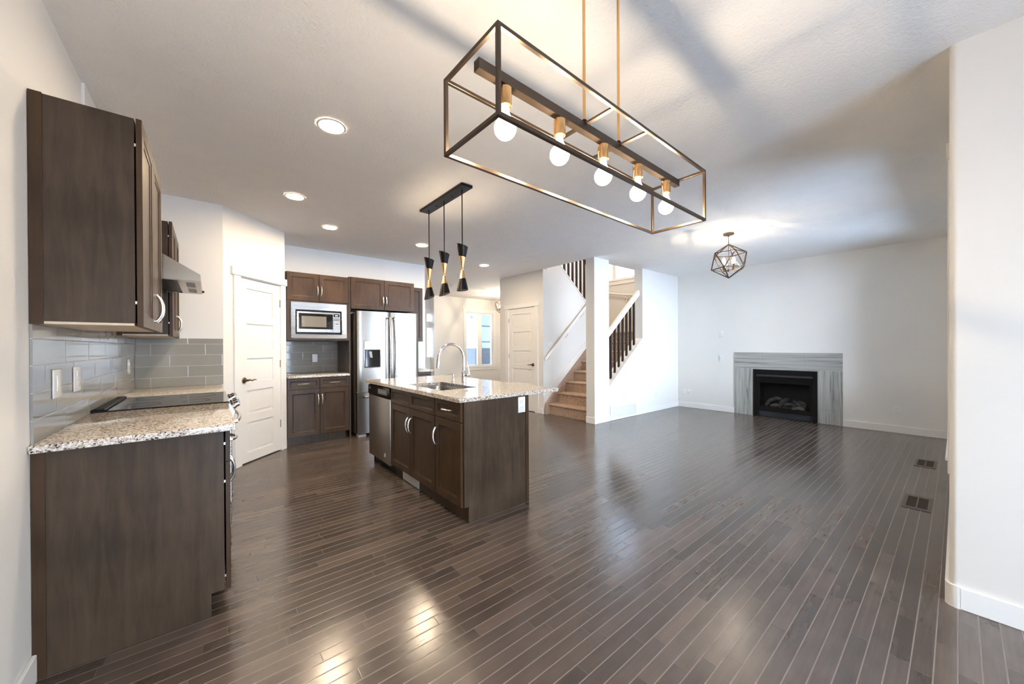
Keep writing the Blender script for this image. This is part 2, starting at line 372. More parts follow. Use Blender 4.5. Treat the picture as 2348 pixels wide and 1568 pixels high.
# ceiling with stairwell opening
b = MB()
b.box(XL-0.12, XF+0.12, YREAR-0.12, 3.80, ZC, ZS); b.box(XL-0.12, XS+0.01, 3.80, 9.37, ZC, ZS); b.box(XS+0.01, XF+0.12, 5.95, 9.37, ZC, ZS)
struct('ceiling', b, CEIL)
struct('wall_left', MB().box(XL-0.12, XL, YREAR-0.12, YR+0.12, 0, ZC), WALL)
struct('trim_1', MB().box(XL, XL+0.012, 2.934, 3.765, 2.0, ZC), WALL)
struct('wall_kitchen_end', MB().box(XL, XB, YB, YB+0.12, 0, ZC), WALL)
# angled pantry wall, local frame along the wall
def pantry():
    t = sthing('wall_pantry', (XB, YB, 0), PI/4)
    Ld = (XQ-XB)*math.sqrt(2)
    m = MB(); m.box(0, 0.195, 0, 0.12, 0, ZC); m.box(0.815, Ld, 0, 0.12, 0, ZC); m.box(0.195, 0.815, 0, 0.12, 2.02, ZC)
    build('wall_face', m, WALL, t)
    c = sthing('trim_2', (XB, YB, 0), PI/4)
    m = MB(); m.box(0.117, 0.205, -0.016, 0.0, 0, 2.018, 0.002); m.box(0.803, Ld-0.002, -0.016, 0, 0, 2.018, 0.002)
    build('casing', m, TRIM, c)
    build('head_casing', MB().box(0.088, Ld+0.012, -0.024, 0, 2.018, 2.10, 0.002), TRIM, c)
    m = MB(); m.box(0.192, 0.205, 0.0, 0.11, 0, 2.02); m.box(0.805, 0.815, 0.0, 0.11, 0, 2.02); m.box(0.192, 0.815, 0.0, 0.11, 2.008, 2.02); build('jamb', m, TRIM, c)
pantry()
struct('wall_pantry_side', MB().box(XQ-0.12, XQ, YQ+0.05, YR+0.12, 0, ZC), WALL)
struct('wall_back', MB().box(XL, 2.97, YR, YR+0.12, 0, ZC), WALL)
struct('wall_hall', MB().box(2.85, 2.97, YR+0.12, 9.37, 0, ZC), WALL)
# firebox cut in the fireplace wall
b = MB(); b.box(XF, XF+0.12, YREAR*0+YN-0.12, 1.44, 0, ZC); b.box(XF, XF+0.12, 2.25, 3.80, 0, ZC); b.box(XF, XF+0.12, 1.44, 2.25, 0.79, ZC)
b.box(XF, XF+0.12, 3.80, 9.37, 0, ZC)
struct('wall_fireplace', b, WALL)
# living room window wall
WX = [(3.86, 5.32), (5.44, 6.90)]; WZ0, WZ1 = 0.52, 2.46
b = MB(); b.box(XD+0.10, XF, YN-0.12, YN, 0, WZ0); b.box(XD+0.10, XF, YN-0.12, YN, WZ1, ZC)
b.box(XD+0.10, WX[0][0], YN-0.12, YN, WZ0, WZ1); b.box(WX[0][1], WX[1][0], YN-0.12, YN, WZ0, WZ1); b.box(WX[1][1], XF, YN-0.12, YN, WZ0, WZ1)
struct('wall_windows', b, WALL)
# dining side wall with a rounded corner bead
b = MB(); r = 0.025
poly = [(XD, YREAR-0.12), (XD+0.11, YREAR-0.12), (XD+0.11, YN)] + [(XD+r-r*math.sin(a), YN-r+r*math.cos(a)) for a in [i*PI/2/6 for i in range(7)]]
b.prism(poly, 'z', 0, ZC); struct('wall_dining', b, WALL)
# rear wall behind the camera with a patio door and a window
b = MB(); b.box(XL, 0.55, YREAR-0.12, YREAR, 0, ZC); b.box(2.15, XD, YREAR-0.12, YREAR, 0, ZC); b.box(0.55, 2.15, YREAR-0.12, YREAR, 2.1, ZC)
struct('wall_rear', b, WALL)

def window(n, x0, x1, z0, z1, y, rot, loc, muls=(), depth=0.12, casing=0.09, sill=True, label=None, inner=True):
    """local: x along the wall, -y towards the room, wall thickness from y=0 to depth"""
    t = sthing('window_%d' % n, loc, rot, label)
    m = MB(); f = 0.045
    m.box(x0, x0+f, 0.03, 0.09, z0, z1, 0.003); m.box(x1-f, x1, 0.03, 0.09, z0, z1, 0.003); m.box(x0+f, x1-f, 0.03, 0.09, z0, z0+f, 0.003); m.box(x0+f, x1-f, 0.03, 0.09, z1-f, z1, 0.003)
    for (a, w_) in muls: m.box(a-w_/2, a+w_/2, 0.028, 0.09, z0+f, z1-f, 0.003)
    build('window_frame', m, TRIM, t)
    build('pane', MB().box(x0+f*0.6, x1-f*0.6, 0.058, 0.062, z0+f*0.6, z1-f*0.6), GLASS, t)
    if inner:
        m = MB(); c = casing
        m.box(x0-c, x0, -0.016, 0, z0, z1, 0.002); m.box(x1, x1+c, -0.016, 0, z0, z1, 0.002); m.box(x0-c-0.02, x1+c+0.02, -0.022, 0, z1, z1+c+0.01, 0.002)
        build('casing', m, TRIM, t)
        m = MB(); m.box(x0-c-0.02, x1+c+0.02, -0.026, 0.03, z0-0.022, z0, 0.003); m.box(x0-c, x1+c, -0.016, 0, z0-0.11, z0-0.022, 0.002)
        build('window_sill', m, TRIM, t)
    return t
# facing +Y interior: local -y must point to +Y -> rotate 180deg about z
for i, (a, c) in enumerate(WX):
    window(i+1, -c, -a, WZ0, WZ1, 0, PI, (0, YN, 0), muls=((-(a+c)/2, 0.06),))
window(3, -2.15, -0.55, 0.02, 2.1, 0, PI, (0, YREAR, 0), muls=((-1.35, 0.10),), label='sliding patio door')

# living room / stair wall with the sloped opening, and the column
CS = (1.373-0.539)/(6.271-5.226)
b = MB(); b.prism([(XS, 0), (XF, 0), (XF, ZC), (6.271, ZC), (6.271, 1.373), (5.226, 0.539), (5.226, ZC), (XS, ZC)], 'y', YL, 3.80)
struct('wall_living', b, WALL)
# staircase side wall with sloped top
b = MB(); b.prism([(XS+0.12, 0), (6.54, 0), (6.54, 1.773), (XS+0.12, 3.09)], 'y', YS, YS+0.10); b.prism([(XS, 0), (XS+0.12, 0), (XS+0.12, ZC), (XS, ZC)], 'y', YS, YS+0.10)
struct('wall_stairs', b, WALL)
struct('trim_3', MB().prism([(5.30, 2.803), (6.54, 1.773), (6.54, 1.803), (5.30, 2.833)], 'y', YS-0.012, YS+0.112), TRIM)
# closet wall with door
t = sthing('wall_closet', (XS, YW, 0), -PI/2)      # local x runs towards -Y
m = MB(); m.box(0, 0.275, 0, 0.12, 0, ZC); m.box(1.062, YW-YS-0.10, 0, 0.12, 0, ZC); m.box(0.275, 1.062, 0, 0.12, 2.02, ZC); build('wall_face', m, WALL, t)
struct('wall_closet_back', MB().box(XS+0.12, XF, YW-0.11, YW, 0, ZC), WALL)
t = sthing('trim_4', (XS, YW, 0), -PI/2)
m = MB(); m.box(0.19, 0.283, -0.016, 0, 0, 2.02, 0.002); m.box(1.056, 1.15, -0.016, 0, 0, 2.02, 0.002); build('casing', m, TRIM, t)
build('head_casing', MB().box(0.165, 1.175, -0.024, 0, 2.02, 2.105, 0.002), TRIM, t)
m = MB(); m.box(0.272, 0.283, 0, 0.11, 0, 2.02); m.box(1.056, 1.062, 0, 0.11, 0, 2.02); m.box(0.272, 1.062, 0, 0.11, 2.011, 2.02); build('jamb', m, TRIM, t)
# stairwell shaft and the landing wall with its window
b = MB(); b.box(XF, XF+0.12, 3.65, 4.25, ZC, ZT); b.box(XF, XF+0.12, 5.75, 6.05, ZC, ZT); b.box(XF, XF+0.12, 4.25, 5.75, ZC, 2.82); b.box(XF, XF+0.12, 4.25, 5.75, 4.15, ZT)
struct('wall_landing', b, WALL)
window(4, -5.75, -4.25, 2.83, 4.15, 0, -PI/2, (XF, 0, 0), muls=((-5.18, 0.09),), label='landing window above the stairs')
struct('wall_stairwell_back', MB().box(XS+0.12, XF, 5.95, 6.05, 0, ZC).box(3.6, XF, 5.95, 6.05, ZS, ZT), WALL)
struct('wall_stairwell_front', MB().box(3.6, XF, 3.65, 3.80, ZS, ZT), WALL)
struct('wall_upper_hall', MB().box(3.5, 3.6, 3.65, 6.05, ZS, ZT), WALL)
struct('ceiling_upper', MB().box(3.5, XF+0.12, 3.65, 6.05, ZT, ZT+0.1), WALL)
# front of the house
b = MB(); b.box(4.85, 5.90, YFR, YFR+0.14, 0, ZC); b.box(6.90, XF, YFR, YFR+0.14, 0, ZC); b.box(5.90, 6.90, YFR, YFR+0.14, 0, 0.665); b.box(5.90, 6.90, YFR, YFR+0.14, 2.275, ZC)
b.box(4.85, 4.97, YFR+0.14, 9.37, 0, ZC)
struct('wall_front', b, WALL)
window(5, 5.90, 6.90, 0.665, 2.275, 0, 0, (0, YFR, 0), muls=((6.41, 0.15),), label='front window looking out on the porch')
b = MB(); b.box(2.97, 3.55, 9.25, 9.37, 0, ZC); b.box(3.55, 4.85, 9.25, 9.37, 2.32, ZC); struct('wall_entry', b, WALL)
def front_door():
    t = sthing('door_3', (3.55, 9.25, 0), 0, 'front entry door with sidelight')
    m = MB(); m.box(0, 0.05, -0.01, 0.1, 0, 2.32); m.box(0.97, 1.19, -0.01, 0.1, 0, 0.98); m.box(0.97, 1.19, -0.01, 0.1, 1.79, 1.97); m.box(0.97, 1.19, -0.01, 0.1, 2.18, 2.32)
    m.box(1.19, 1.21, -0.01, 0.1, 0, 2.32); m.box(1.345, 1.40, -0.01, 0.1, 0, 2.32); m.box(0.05, 0.97, -0.01, 0.1, 2.22, 2.32)
    m.box(1.21, 1.345, -0.01, 0.1, 0, 0.98); m.box(1.21, 1.345, -0.01, 0.1, 1.79, 1.97); m.box(1.21, 1.345, -0.01, 0.1, 2.18, 2.32); m.box(0.97, 1.19, 0.0, 0.1, 0.98, 1.79); m.box(0.97, 1.19, 0.0, 0.1, 1.97, 2.18)
    build('door_frame', m, TRIM, t)
    m = MB(); m.box(1.21, 1.345, 0.04, 0.046, 0.98, 1.79); m.box(1.21, 1.345, 0.04, 0.046, 1.97, 2.18); build('pane', m, GLASS, t)
    m = MB(); m.box(0.05, 0.97, 0.02, 0.06, 0.01, 2.22)
    for z0, z1 in ((0.15, 0.6), (0.72, 1.17), (1.29, 1.64), (1.76, 2.1)): m.rects(0.2, 0.82, z0, z1, ((0, 0.02), (0.02, 0.008), (0.04, 0.014), (0.06, 0.014)))
    build('door_slab', m, DOORW, t)
front_door()

# ------------------------------------------------------------------ baseboards
def bb(name, pts):
    """pts: list of (x0,x1,y0,y1)"""
    m = MB()
    for q in pts: m.box(*q, 0, 0.104, 0.003)
    struct(name, m, TRIM)
bb('baseboard_fireplace', [(XF-0.014, XF, 2.592, YL-0.014), (XF-0.014, XF, YN, 1.104)])
bb('baseboard_living', [(6.04, XF-0.014, YL-0.014, YL), (XS-0.014, 5.24, YL-0.014, YL), (XS-0.014, XS, YL, 3.80)])
bb('baseboard_dining', [(XD-0.014, XD, YREAR, YN-0.030)])
m = MB(); m.prism([(XD+0.026, YN-0.026)] + [(XD+0.025-0.039*math.cos(a), YN-0.025+0.039*math.sin(a)) for a in [i*PI/2/6 for i in range(7)]], 'z', 0, 0.1045); m.box(XD-0.014, XD+0.02, YN-0.034, YN-0.025, 0, 0.104); m.box(XD+0.024, XD+0.042, YN-0.02, YN+0.014, 0, 0.104); m.box(XD+0.04, XF-0.014, YN, YN+0.014, 0, 0.104, 0.003)
struct('baseboard_windows', m, TRIM)
bb('baseboard_closet', [(XS-0.014, XS, YS+0.0, 4.905), (XS-0.014, XS, 5.872, YW)])
bb('baseboard_left', [(XL, XL+0.014, YREAR, 2.165)])
bb('baseboard_entry', [(4.85, XF-0.014, YFR-0.014, YFR), (XF-0.014, XF, YW, YFR), (2.97, 2.984, YR, 9.25), (2.97, 3.55, 9.236, 9.25)])
# skirt board up the stair wall
k = 0.193/0.23
struct('trim_5', MB().prism([(XS+0.0, 0.104), (4.86, 0.20), (6.54, 0.20+k*(6.54-4.86)), (6.54, 0.335+k*(6.54-4.86)), (XS+0.0, 0.335), ], 'y', YS-0.014, YS), TRIM)
# sloped cap trim inside of the opening
struct('trim_6', MB().prism([(5.226, 0.544), (6.271, 1.378), (6.271, 1.398), (5.226, 0.564)], 'y', YL+0.004, 3.82), TRIM)

# ------------------------------------------------------------------ five panel interior doors
def panel_door(t, w_, h, y0, hinges_right=True, panels=None):
    m = MB(); y1 = y0+0.035
    m.box(0, w_, y0+0.014, y1, 0.012, h)
    px0, px1 = panels[0]; zs = panels[1]
    m.box(0, px0, y0, y0+0.0145, 0.012, h); m.box(px1, w_, y0, y0+0.0145, 0.012, h)
    edges = [0.012] + [z for p in zs for z in p] + [h]
    for a, c in zip(edges[::2], edges[1::2]): m.box(px0, px1, y0, y0+0.0145, a, c)
    for a, c in zs: m.rects(px0, px1, a, c, ((0.0, y0+0.0145), (0.003, y0+0.013), (0.010, y0+0.013), (0.034, y0+0.003), (0.038, y0+0.003)), cap0=False)
    build('door_slab', m, DOORW, t)
def lever(t, x, z, y0, dirx):
    o = build('door_handle', MB().lathe([(0.0, 0.0), (0.030, 0.0), (0.033, -0.006), (0.028, -0.012), (0.013, -0.016), (0.012, -0.042), (0.0, -0.044)], (x, y0, z), 20, 'y'), OILB, t)
    build('lever', MB().tube([(x, y0-0.046, z), (x+dirx*0.03, y0-0.050, z+0.003), (x+dirx*0.06, y0-0.050, z-0.008), (x+dirx*0.09, y0-0.050, z+0.003), (x+dirx*0.115, y0-0.050, z-0.004)], [0.012, 0.009, 0.007, 0.006, 0.004], 10), OILB, o)
def hinge(t, x, z, y0): build('hinge', MB().box(x-0.008, x+0.008, y0-0.006, y0+0.004, z-0.045, z+0.045, 0.002), OILB, t)
t = sthing('door_1', (XB, YB, 0), PI/4, 'white five panel pantry door in the angled corner wall')
t.location = (XB+0.207*math.cos(PI/4), YB+0.207*math.sin(PI/4), 0)
panel_door(t, 0.596, 2.004, 0.004, panels=((0.087, 0.478), [(0.115, 0.44), (0.53, 0.79), (0.88, 1.14), (1.23, 1.52), (1.61, 1.90)]))
lever(t, 0.045, 0.905, 0.004, 1)
for z in (0.33, 1.06, 1.79): hinge(t, 0.598, z, 0.003)
t = sthing('door_2', (XS, 5.774, 0), -PI/2, 'white five panel closet door beside the stairs')
panel_door(t, 0.770, 2.008, 0.004, panels=((0.11, 0.65), [(0.115, 0.44), (0.53, 0.815), (0.905, 1.17), (1.26, 1.545), (1.635, 1.90)]))
lever(t, 0.715, 0.905, 0.004, -1)
for z in (0.33, 1.06, 1.79): hinge(t, -0.004, z, 0.003)

# ------------------------------------------------------------------ cabinet parts
def shaker(name, x0, x1, z0, z1, yb, yf, parent, fwid=0.055, mat_=None):
    m = MB().rects(x0, x1, z0, z1, ((0, yb), (0, yf+0.002), (0.002, yf), (fwid, yf), (fwid+0.004, yf+0.004), (fwid+0.012, yf+0.0065), (fwid+0.0125, yf+0.010)))
    return build(name, m, mat_ or CAB, parent)
def pull(parent, x, z, yf, vertical=True, ln=0.128):
    a = ln/2; pts = []
    for i in range(13):
        s_ = -1+2*i/12; pts.append((s_*a, -0.012-0.020*(1-abs(s_)**2.6)))
    P = [((x, yf, z-a) if vertical else (x-a, yf, z))] + [((x, yf+q, z+p) if vertical else (x+p, yf+q, z)) for p, q in pts] + [((x, yf, z+a) if vertical else (x+a, yf, z))]
    return build('handle', MB().tube(P, [0.008]+[0.0072]*13+[0.008], 10), NICKEL, parent)

# ---- near upper cabinet on the left wall: local x -> +Y, front -> +X (rotz=+90)
R90 = PI/2
def upper_left(y0, y1, label):
    t = thing('wall_cabinet', label, 'cabinet', (XL+0.002, y0, 1.349), R90, 'dark wall cabinets either side of the hood')
    W_ = y1-y0; H_ = 0.879
    build('cabinet_box', MB().box(0, W_, -0.283, 0, 0.012, H_, 0.0015), CABP, t)
    build('filler_strip', MB().box(-0.004, 0.004, -0.034, -0.0, 0.0, H_+0.002), CAB, t)
    build('underside', MB().box(0.004, W_-0.004, -0.280, -0.002, 0.002, 0.0125), MAPLE, t, label='pale maple underside')
    mid = W_/2
    d = shaker('door', 0.001, mid-0.0015, -0.003, H_+0.002, -0.289, -0.308, t); pull(d, mid-0.035, 0.11, -0.308)
    d = shaker('door', mid+0.0015, W_-0.001, -0.003, H_+0.002, -0.289, -0.308, t); pull(d, mid+0.035, 0.11, -0.308)
    for z in (0.10, H_-0.11): build('hinge', MB().box(0.003, 0.012, -0.290, -0.282, z-0.006, z+0.006), NICKEL, t)
    return t
upper_left(2.172, 2.975, 'large dark two door wall cabinet nearest the camera over the granite counter')
upper_left(3.775, 4.56, 'dark two door wall cabinet beyond the steel hood, next to the end wall')
# ---- left base cabinets
def base_left(y0, y1, label, two=True):
    t = thing('base_cabinet', label, 'cabinet', (XL+0.002, y0, 0), R90, 'dark base cabinets under the side counter')
    W_ = y1-y0
    m = MB(); m.prism([(0, 0), (-0.528, 0), (-0.528, 0.107), (-0.578, 0.107), (-0.578, 0.863), (0, 0.863)], 'x', 0, W_)
    build('cabinet_box', m, CABP, t)
    if y0 < 3: build('filler_strip', MB().box(-0.006, 0.002, -0.034, 0, 0, 0.863), CAB, t)
    mid = W_/2
    for a, c in ((0.001, mid-0.0015), (mid+0.0015, W_-0.001)):
        d = shaker('drawer', a, c, 0.715, 0.858, -0.585, -0.603, t, 0.03); pull(d, (a+c)/2, 0.787, -0.603, False)
        e = shaker('door', a, c, 0.105, 0.711, -0.585, -0.603, t); pull(e, (mid-0.035 if a < mid/2 else mid+0.035), 0.57, -0.603)
    for z in (0.17, 0.62, 0.80): build('hinge', MB().box(0.003, 0.014, -0.586, -0.578, z-0.006, z+0.006), NICKEL, t)
    return t
base_left(2.172, 3.008, 'dark base cabinet at the near end of the side counter, flat end panel facing us')
base_left(3.728, 4.59, 'dark base cabinet between the range and the end wall')
# ---- counters on left run
def slab(name, x0, x1, y0, y1, label, cat='countertop', z0=0.864, z1=ZK, hole=None, group=None):
    m = MB()
    if hole:
        a, c, d, e = hole
        m.box(x0, a, y0, y1, z0, z1); m.box(c, x1, y0, y1, z0, z1); m.box(a, c, y0, d, z0, z1); m.box(a, c, e, y1, z0, z1)
        bmesh.ops.remove_doubles(m.bm, verts=m.bm.verts[:], dist=1e-5)
    else: m.box(x0, x1, y0, y1, z0, z1, 0.004, 2)
    return tag(build(name, m, GRAN), label, cat, group)
slab('countertop', XL+0.002, 0.096, 2.137, 3.008, 'speckled granite countertop in front of the cooktop, nearest the camera')
slab('countertop', XL+0.002, 0.096, 3.728, YB-0.008, 'speckled granite countertop beyond the cooktop against the end wall')
# ---- backsplashes
m = MB(); m.box(XL+0.001, XL+0.008, 2.172, YB-0.009, ZK+0.0005, 1.347); m.box(XL+0.001, XL+0.008, 2.98, 3.77, 1.347, 1.40)
tag(build('backsplash', m, TILE_Y), 'glossy grey tile backsplash along the side wall over the counter', 'backsplash')
tag(build('backsplash', MB().box(XL+0.009, XB-0.004, YB-0.008, YB-0.001, ZK+0.0005, 1.347), TILE_X), 'glossy grey tile backsplash on the short end wall by the pantry', 'backsplash')
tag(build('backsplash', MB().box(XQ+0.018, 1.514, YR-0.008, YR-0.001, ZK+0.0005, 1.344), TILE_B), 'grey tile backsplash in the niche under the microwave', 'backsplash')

# ------------------------------------------------------------------ range (front -> +X)
def kitchen_range():
    y0, y1 = 3.011, 3.725; W_ = y1-y0
    t = thing('electric_range', 'steel slide-in electric range with black glass top in the side counter', 'range', (XL+0.012, y0, 0), R90)
    build('oven_body', MB().box(0, W_, -0.590, -0.02, 0.03, 0.888), DARKP, t)
    m = MB(); m.box(0.0, W_, -0.620, -0.055, 0.889, 0.901, 0.003); build('cooktop', m, BLACKG, t)
    m = MB(); m.box(0.0, W_, -0.052, 0.0, 0.889, 0.912, 0.004)
    for i in range(3): m.box(0.02, W_-0.02, -0.046+i*0.015, -0.040+i*0.015, 0.911, 0.9145)
    build('rear_vent', m, BLACKM, t)
    for cx, cyy, r in ((0.19, -0.19, 0.085), (0.53, -0.19, 0.075), (0.19, -0.45, 0.075), (0.53, -0.45, 0.105)):
        build('burner_ring', MB().lathe([(r, 0), (r, 0.0006), (r-0.003, 0.0006), (r-0.003, 0)], (cx, cyy, 0.9012), 32, cap=False), simple('ring_print', (0.03, 0.03, 0.032), 0.12), t)
    m = MB(); m.prism([(-0.590, 0.80), (-0.590, 0.888), (-0.622, 0.885), (-0.650, 0.83), (-0.640, 0.80)], 'x', 0, W_); build('control_panel', m, STEEL, t)
    for x in (0.08, 0.20, 0.52, 0.64):
        k_ = MB(); ax = Vector((0, -0.89, 0.45)).normalized(); c = Vector((x, -0.638, 0.858))
        k_.tube([c, c+ax*0.012, c+ax*0.016, c+ax*0.040], [0.026, 0.026, 0.021, 0.019], 16); k_.box(x-0.004, x+0.004, -0.682, -0.664, 0.862, 0.892)
        build('knob', k_, CHROME, t)
    d = build('oven_door', MB().box(0.004, W_-0.004, -0.632, -0.591, 0.225, 0.793, 0.004), STEEL, t)
    build('oven_glass', MB().box(0.09, W_-0.09, -0.634, -0.630, 0.34, 0.67), BLACKG, d)
    h = MB(); pts = [(0.05+0.614*i/12, -0.66-0.030*(1-((i-6)/6)**2), 0.755) for i in range(13)]
    h.tube([(0.05, -0.632, 0.755)]+pts+[(0.664, -0.632, 0.755)], [0.012]+[0.012]*13+[0.012], 12); build('handle', h, NICKEL, d)
    build('storage_drawer', MB().box(0.004, W_-0.004, -0.628, -0.591, 0.055, 0.218, 0.004), STEEL, t)
kitchen_range()
# ------------------------------------------------------------------ hood
def hood():
    y0, y1 = 3.02, 3.73; W_ = y1-y0
    t = thing('range_hood', 'wedge shaped stainless range hood over the cooktop between the wall cabinets', 'hood', (XL+0.013, y0, 1.682), R90)
    D = 0.475
    m = MB()
    lo = [(-D, 0.0), (-D, 0.041), (-0.10, 0.285), (0, 0.285), (0, 0.0)]
    # shell: lip, sloped canopy narrowing towards the duct
    m.loft([[(0, 0, 0), (W_, 0, 0), (W_, -D, 0), (0, -D, 0)], [(0, 0, 0.041), (W_, 0, 0.041), (W_, -D, 0.041), (0, -D, 0.041)], [(0.02, 0, 0.30), (W_-0.02, 0, 0.30), (W_-0.02, -0.06, 0.30), (0.02, -0.06, 0.30)]], cap0=False)
    m.box(0.0, W_, -D, -D+0.115, -0.003, 0.001); m.box(0.0, W_, -0.03, 0.0, -0.003, 0.001); m.box(0.0, 0.02, -D+0.115, -0.03, -0.003, 0.001); m.box(W_-0.02, W_, -D+0.115, -0.03, -0.003, 0.001)
    build('canopy', m, HOODS, t)
    m = MB(); m.box(0.02, W_-0.02, -D+0.115, -0.03, 0.004, 0.010)
    for i in range(9): m.box(0.02, W_-0.02, -D+0.13+i*0.036, -D+0.138+i*0.036, 0.000, 0.004)
    build('grease_filter', m, BLACKM, t)
    build('lamp_cover', MB().box(0.10, 0.30, -D+0.03, -D+0.075, -0.006, -0.002, 0.001), GREYP, t)
    build('lamp_cover', MB().box(W_-0.30, W_-0.10, -D+0.03, -D+0.075, -0.006, -0.002, 0.001), GREYP, t)
    build('knob', MB().lathe([(0.0, 0), (0.009, 0), (0.008, -0.012), (0, -0.014)], (W_-0.03, -D, 0.014), 12, 'y'), BLACKM, t)
hood()

# ------------------------------------------------------------------ back wall run (front -> -Y)
YC = 5.268
def back_base():
    t = thing('base_cabinet', 'dark base cabinet with two drawers over two doors under the microwave niche', 'cabinet', (0.760, YR-0.002, 0))
    F = YC-(YR-0.002); fy = F-0.018
    build('cabinet_box', MB().prism([(0, 0), (5.326-(YR-0.002), 0), (5.326-(YR-0.002), 0.107), (F, 0.107), (F, 0.863), (0, 0.863)], 'x', 0, 0.752), CABP, t)
    for a, c in ((0.003, 0.377), (0.381, 0.750)):
        d = shaker('drawer', a, c, 0.718, 0.855, F, fy, t, 0.032); pull(d, (a+c)/2, 0.786, fy, False)
        e = shaker('door', a, c, 0.112, 0.713, F, fy, t); pull(e, 0.377+(-0.02 if a < 0.1 else 0.028), 0.57, fy)
back_base()
slab('countertop', XQ+0.018, 1.514, 5.225, YR-0.009, 'short granite countertop in the niche under the microwave')
tag(build('filler_panel', MB().box(XQ+0.002, 0.758, YC, YR-0.002, 0, 2.215), CAB), 'narrow dark filler strip between pantry casing and cabinets', 'panel')
def micro_cab():
    t = thing('microwave_cabinet', 'dark wall cabinet with two small doors above a microwave niche', 'cabinet', (0.760, YR-0.002, 1.346))
    F = YC-(YR-0.002); fy = F-0.018; W_ = 0.752
    m = MB(); m.box(0, W_, F, 0, 0.505, 0.872); m.box(0, 0.018, F, 0, 0.0, 0.505); m.box(W_-0.018, W_, F, 0, 0, 0.505); m.box(0.018, W_-0.018, F, 0, 0, 0.018); m.box(0.018, W_-0.018, -0.02, 0, 0.018, 0.505)
    m.box(0.0, 0.05, F-0.014, F, 0.0, 0.51, 0.001); m.box(W_-0.05, W_, F-0.014, F, 0.0, 0.51, 0.001); m.box(0.05, W_-0.05, F-0.014, F, 0.0, 0.03, 0.001); m.box(0.05, W_-0.05, F-0.014, F, 0.485, 0.51, 0.001)
    build('cabinet_box', m, CAB, t)
    for a, c in ((0.003, 0.375), (0.379, 0.750)):
        e = shaker('door', a, c, 0.514, 0.872, F, fy, t); pull(e, 0.377+(-0.020 if a < 0.1 else 0.026), 0.65, fy)
micro_cab()
def microwave():
    t = thing('microwave_oven', 'built-in stainless microwave with wide trim frame under the small cabinet doors', 'microwave', (0.803, 5.60, 1.372))
    Y0 = 5.236-5.60
    build('trim_frame', MB().loft([[(a, y, b_) for a, b_ in ((i, i), (0.679-j, i), (0.679-j, 0.468-k_), (i, 0.468-k_))] for i, j, k_, y in ((0.0, 0.0, 0.0, Y0+0.018), (0.0, 0.0, 0.0, Y0+0.004), (0.004, 0.004, 0.004, Y0), (0.055, 0.063, 0.095, Y0+0.012), (0.057, 0.065, 0.097, Y0+0.05))], cap0=False, cap1=False), STEEL, t)
    build('oven_body', MB().box(0.05, 0.62, Y0+0.06, 0.15, 0.04, 0.40), BLACKM, t)
    build('recess', MB().box(0.045, 0.63, Y0+0.05, Y0+0.06, 0.045, 0.40), BLACKM, t)
    d = build('door', MB().rects(0.067, 0.500, 0.081, 0.349, ((0, Y0+0.05), (0, Y0+0.004), (0.003, Y0+0.001), (0.022, Y0+0.001), (0.023, Y0+0.004))), STEEL, t)
    build('glass', MB().box(0.089, 0.496, Y0-0.001, Y0+0.006, 0.123, 0.325), BLACKG, d)
    build('window', MB().box(0.122, 0.417, Y0-0.0025, Y0, 0.150, 0.290), simple('smoky_window', (0.20, 0.18, 0.15), 0.12), d, label='grey mesh window')
    p = build('control_panel', MB().box(0.500, 0.593, Y0, Y0+0.05, 0.081, 0.349, 0.002), STEEL, t)
    build('display', MB().box(0.509, 0.582, Y0-0.002, Y0, 0.292, 0.328), BLACKG, p)
    for i in range(4): build('button', MB().box(0.509, 0.582, Y0-0.002, Y0, 0.262-i*0.018, 0.270-i*0.018, 0.0005), DARKP if i < 2 else GREYP, p)
    build('knob', MB().lathe([(0, 0), (0.022, 0), (0.020, -0.018), (0, -0.020)], (0.549, Y0, 0.181), 20, 'y'), CHROME, p)
    build('badge', MB().box(0.265, 0.315, Y0-0.001, Y0+0.002, 0.094, 0.099), GREYP, d)
    # digits on the clock
    m = MB()
    for i in range(4): m.box(0.526+i*0.010, 0.5265+i*0.010+0.004, Y0-0.0025, Y0-0.0015, 0.304, 0.316)
    build('clock_digits', m, emis('clock_glow', (0.6, 0.9, 1.0), 1.5), p)
microwave()
tag(build('gable_panel', MB().box(1.516, 1.538, YC-0.004, YR-0.002, 0, 2.235, 0.001), CABP), 'tall dark gable panel standing between counter niche and fridge', 'panel')
def over_fridge():
    t = thing('wall_cabinet', 'dark two door cabinet above the fridge', 'cabinet', (1.541, YR-0.002, 1.795))
    F = YC-(YR-0.002); fy = F-0.018
    build('cabinet_box', MB().box(0, 0.945, F, 0, 0.004, 0.440), CAB, t)
    for a, c in ((0.001, 0.474), (0.477, 0.944)):
        e = shaker('door', a, c, 0, 0.440, F, fy, t); pull(e, 0.4755+(-0.024 if a < 0.1 else 0.024), 0.134, fy)
over_fridge()
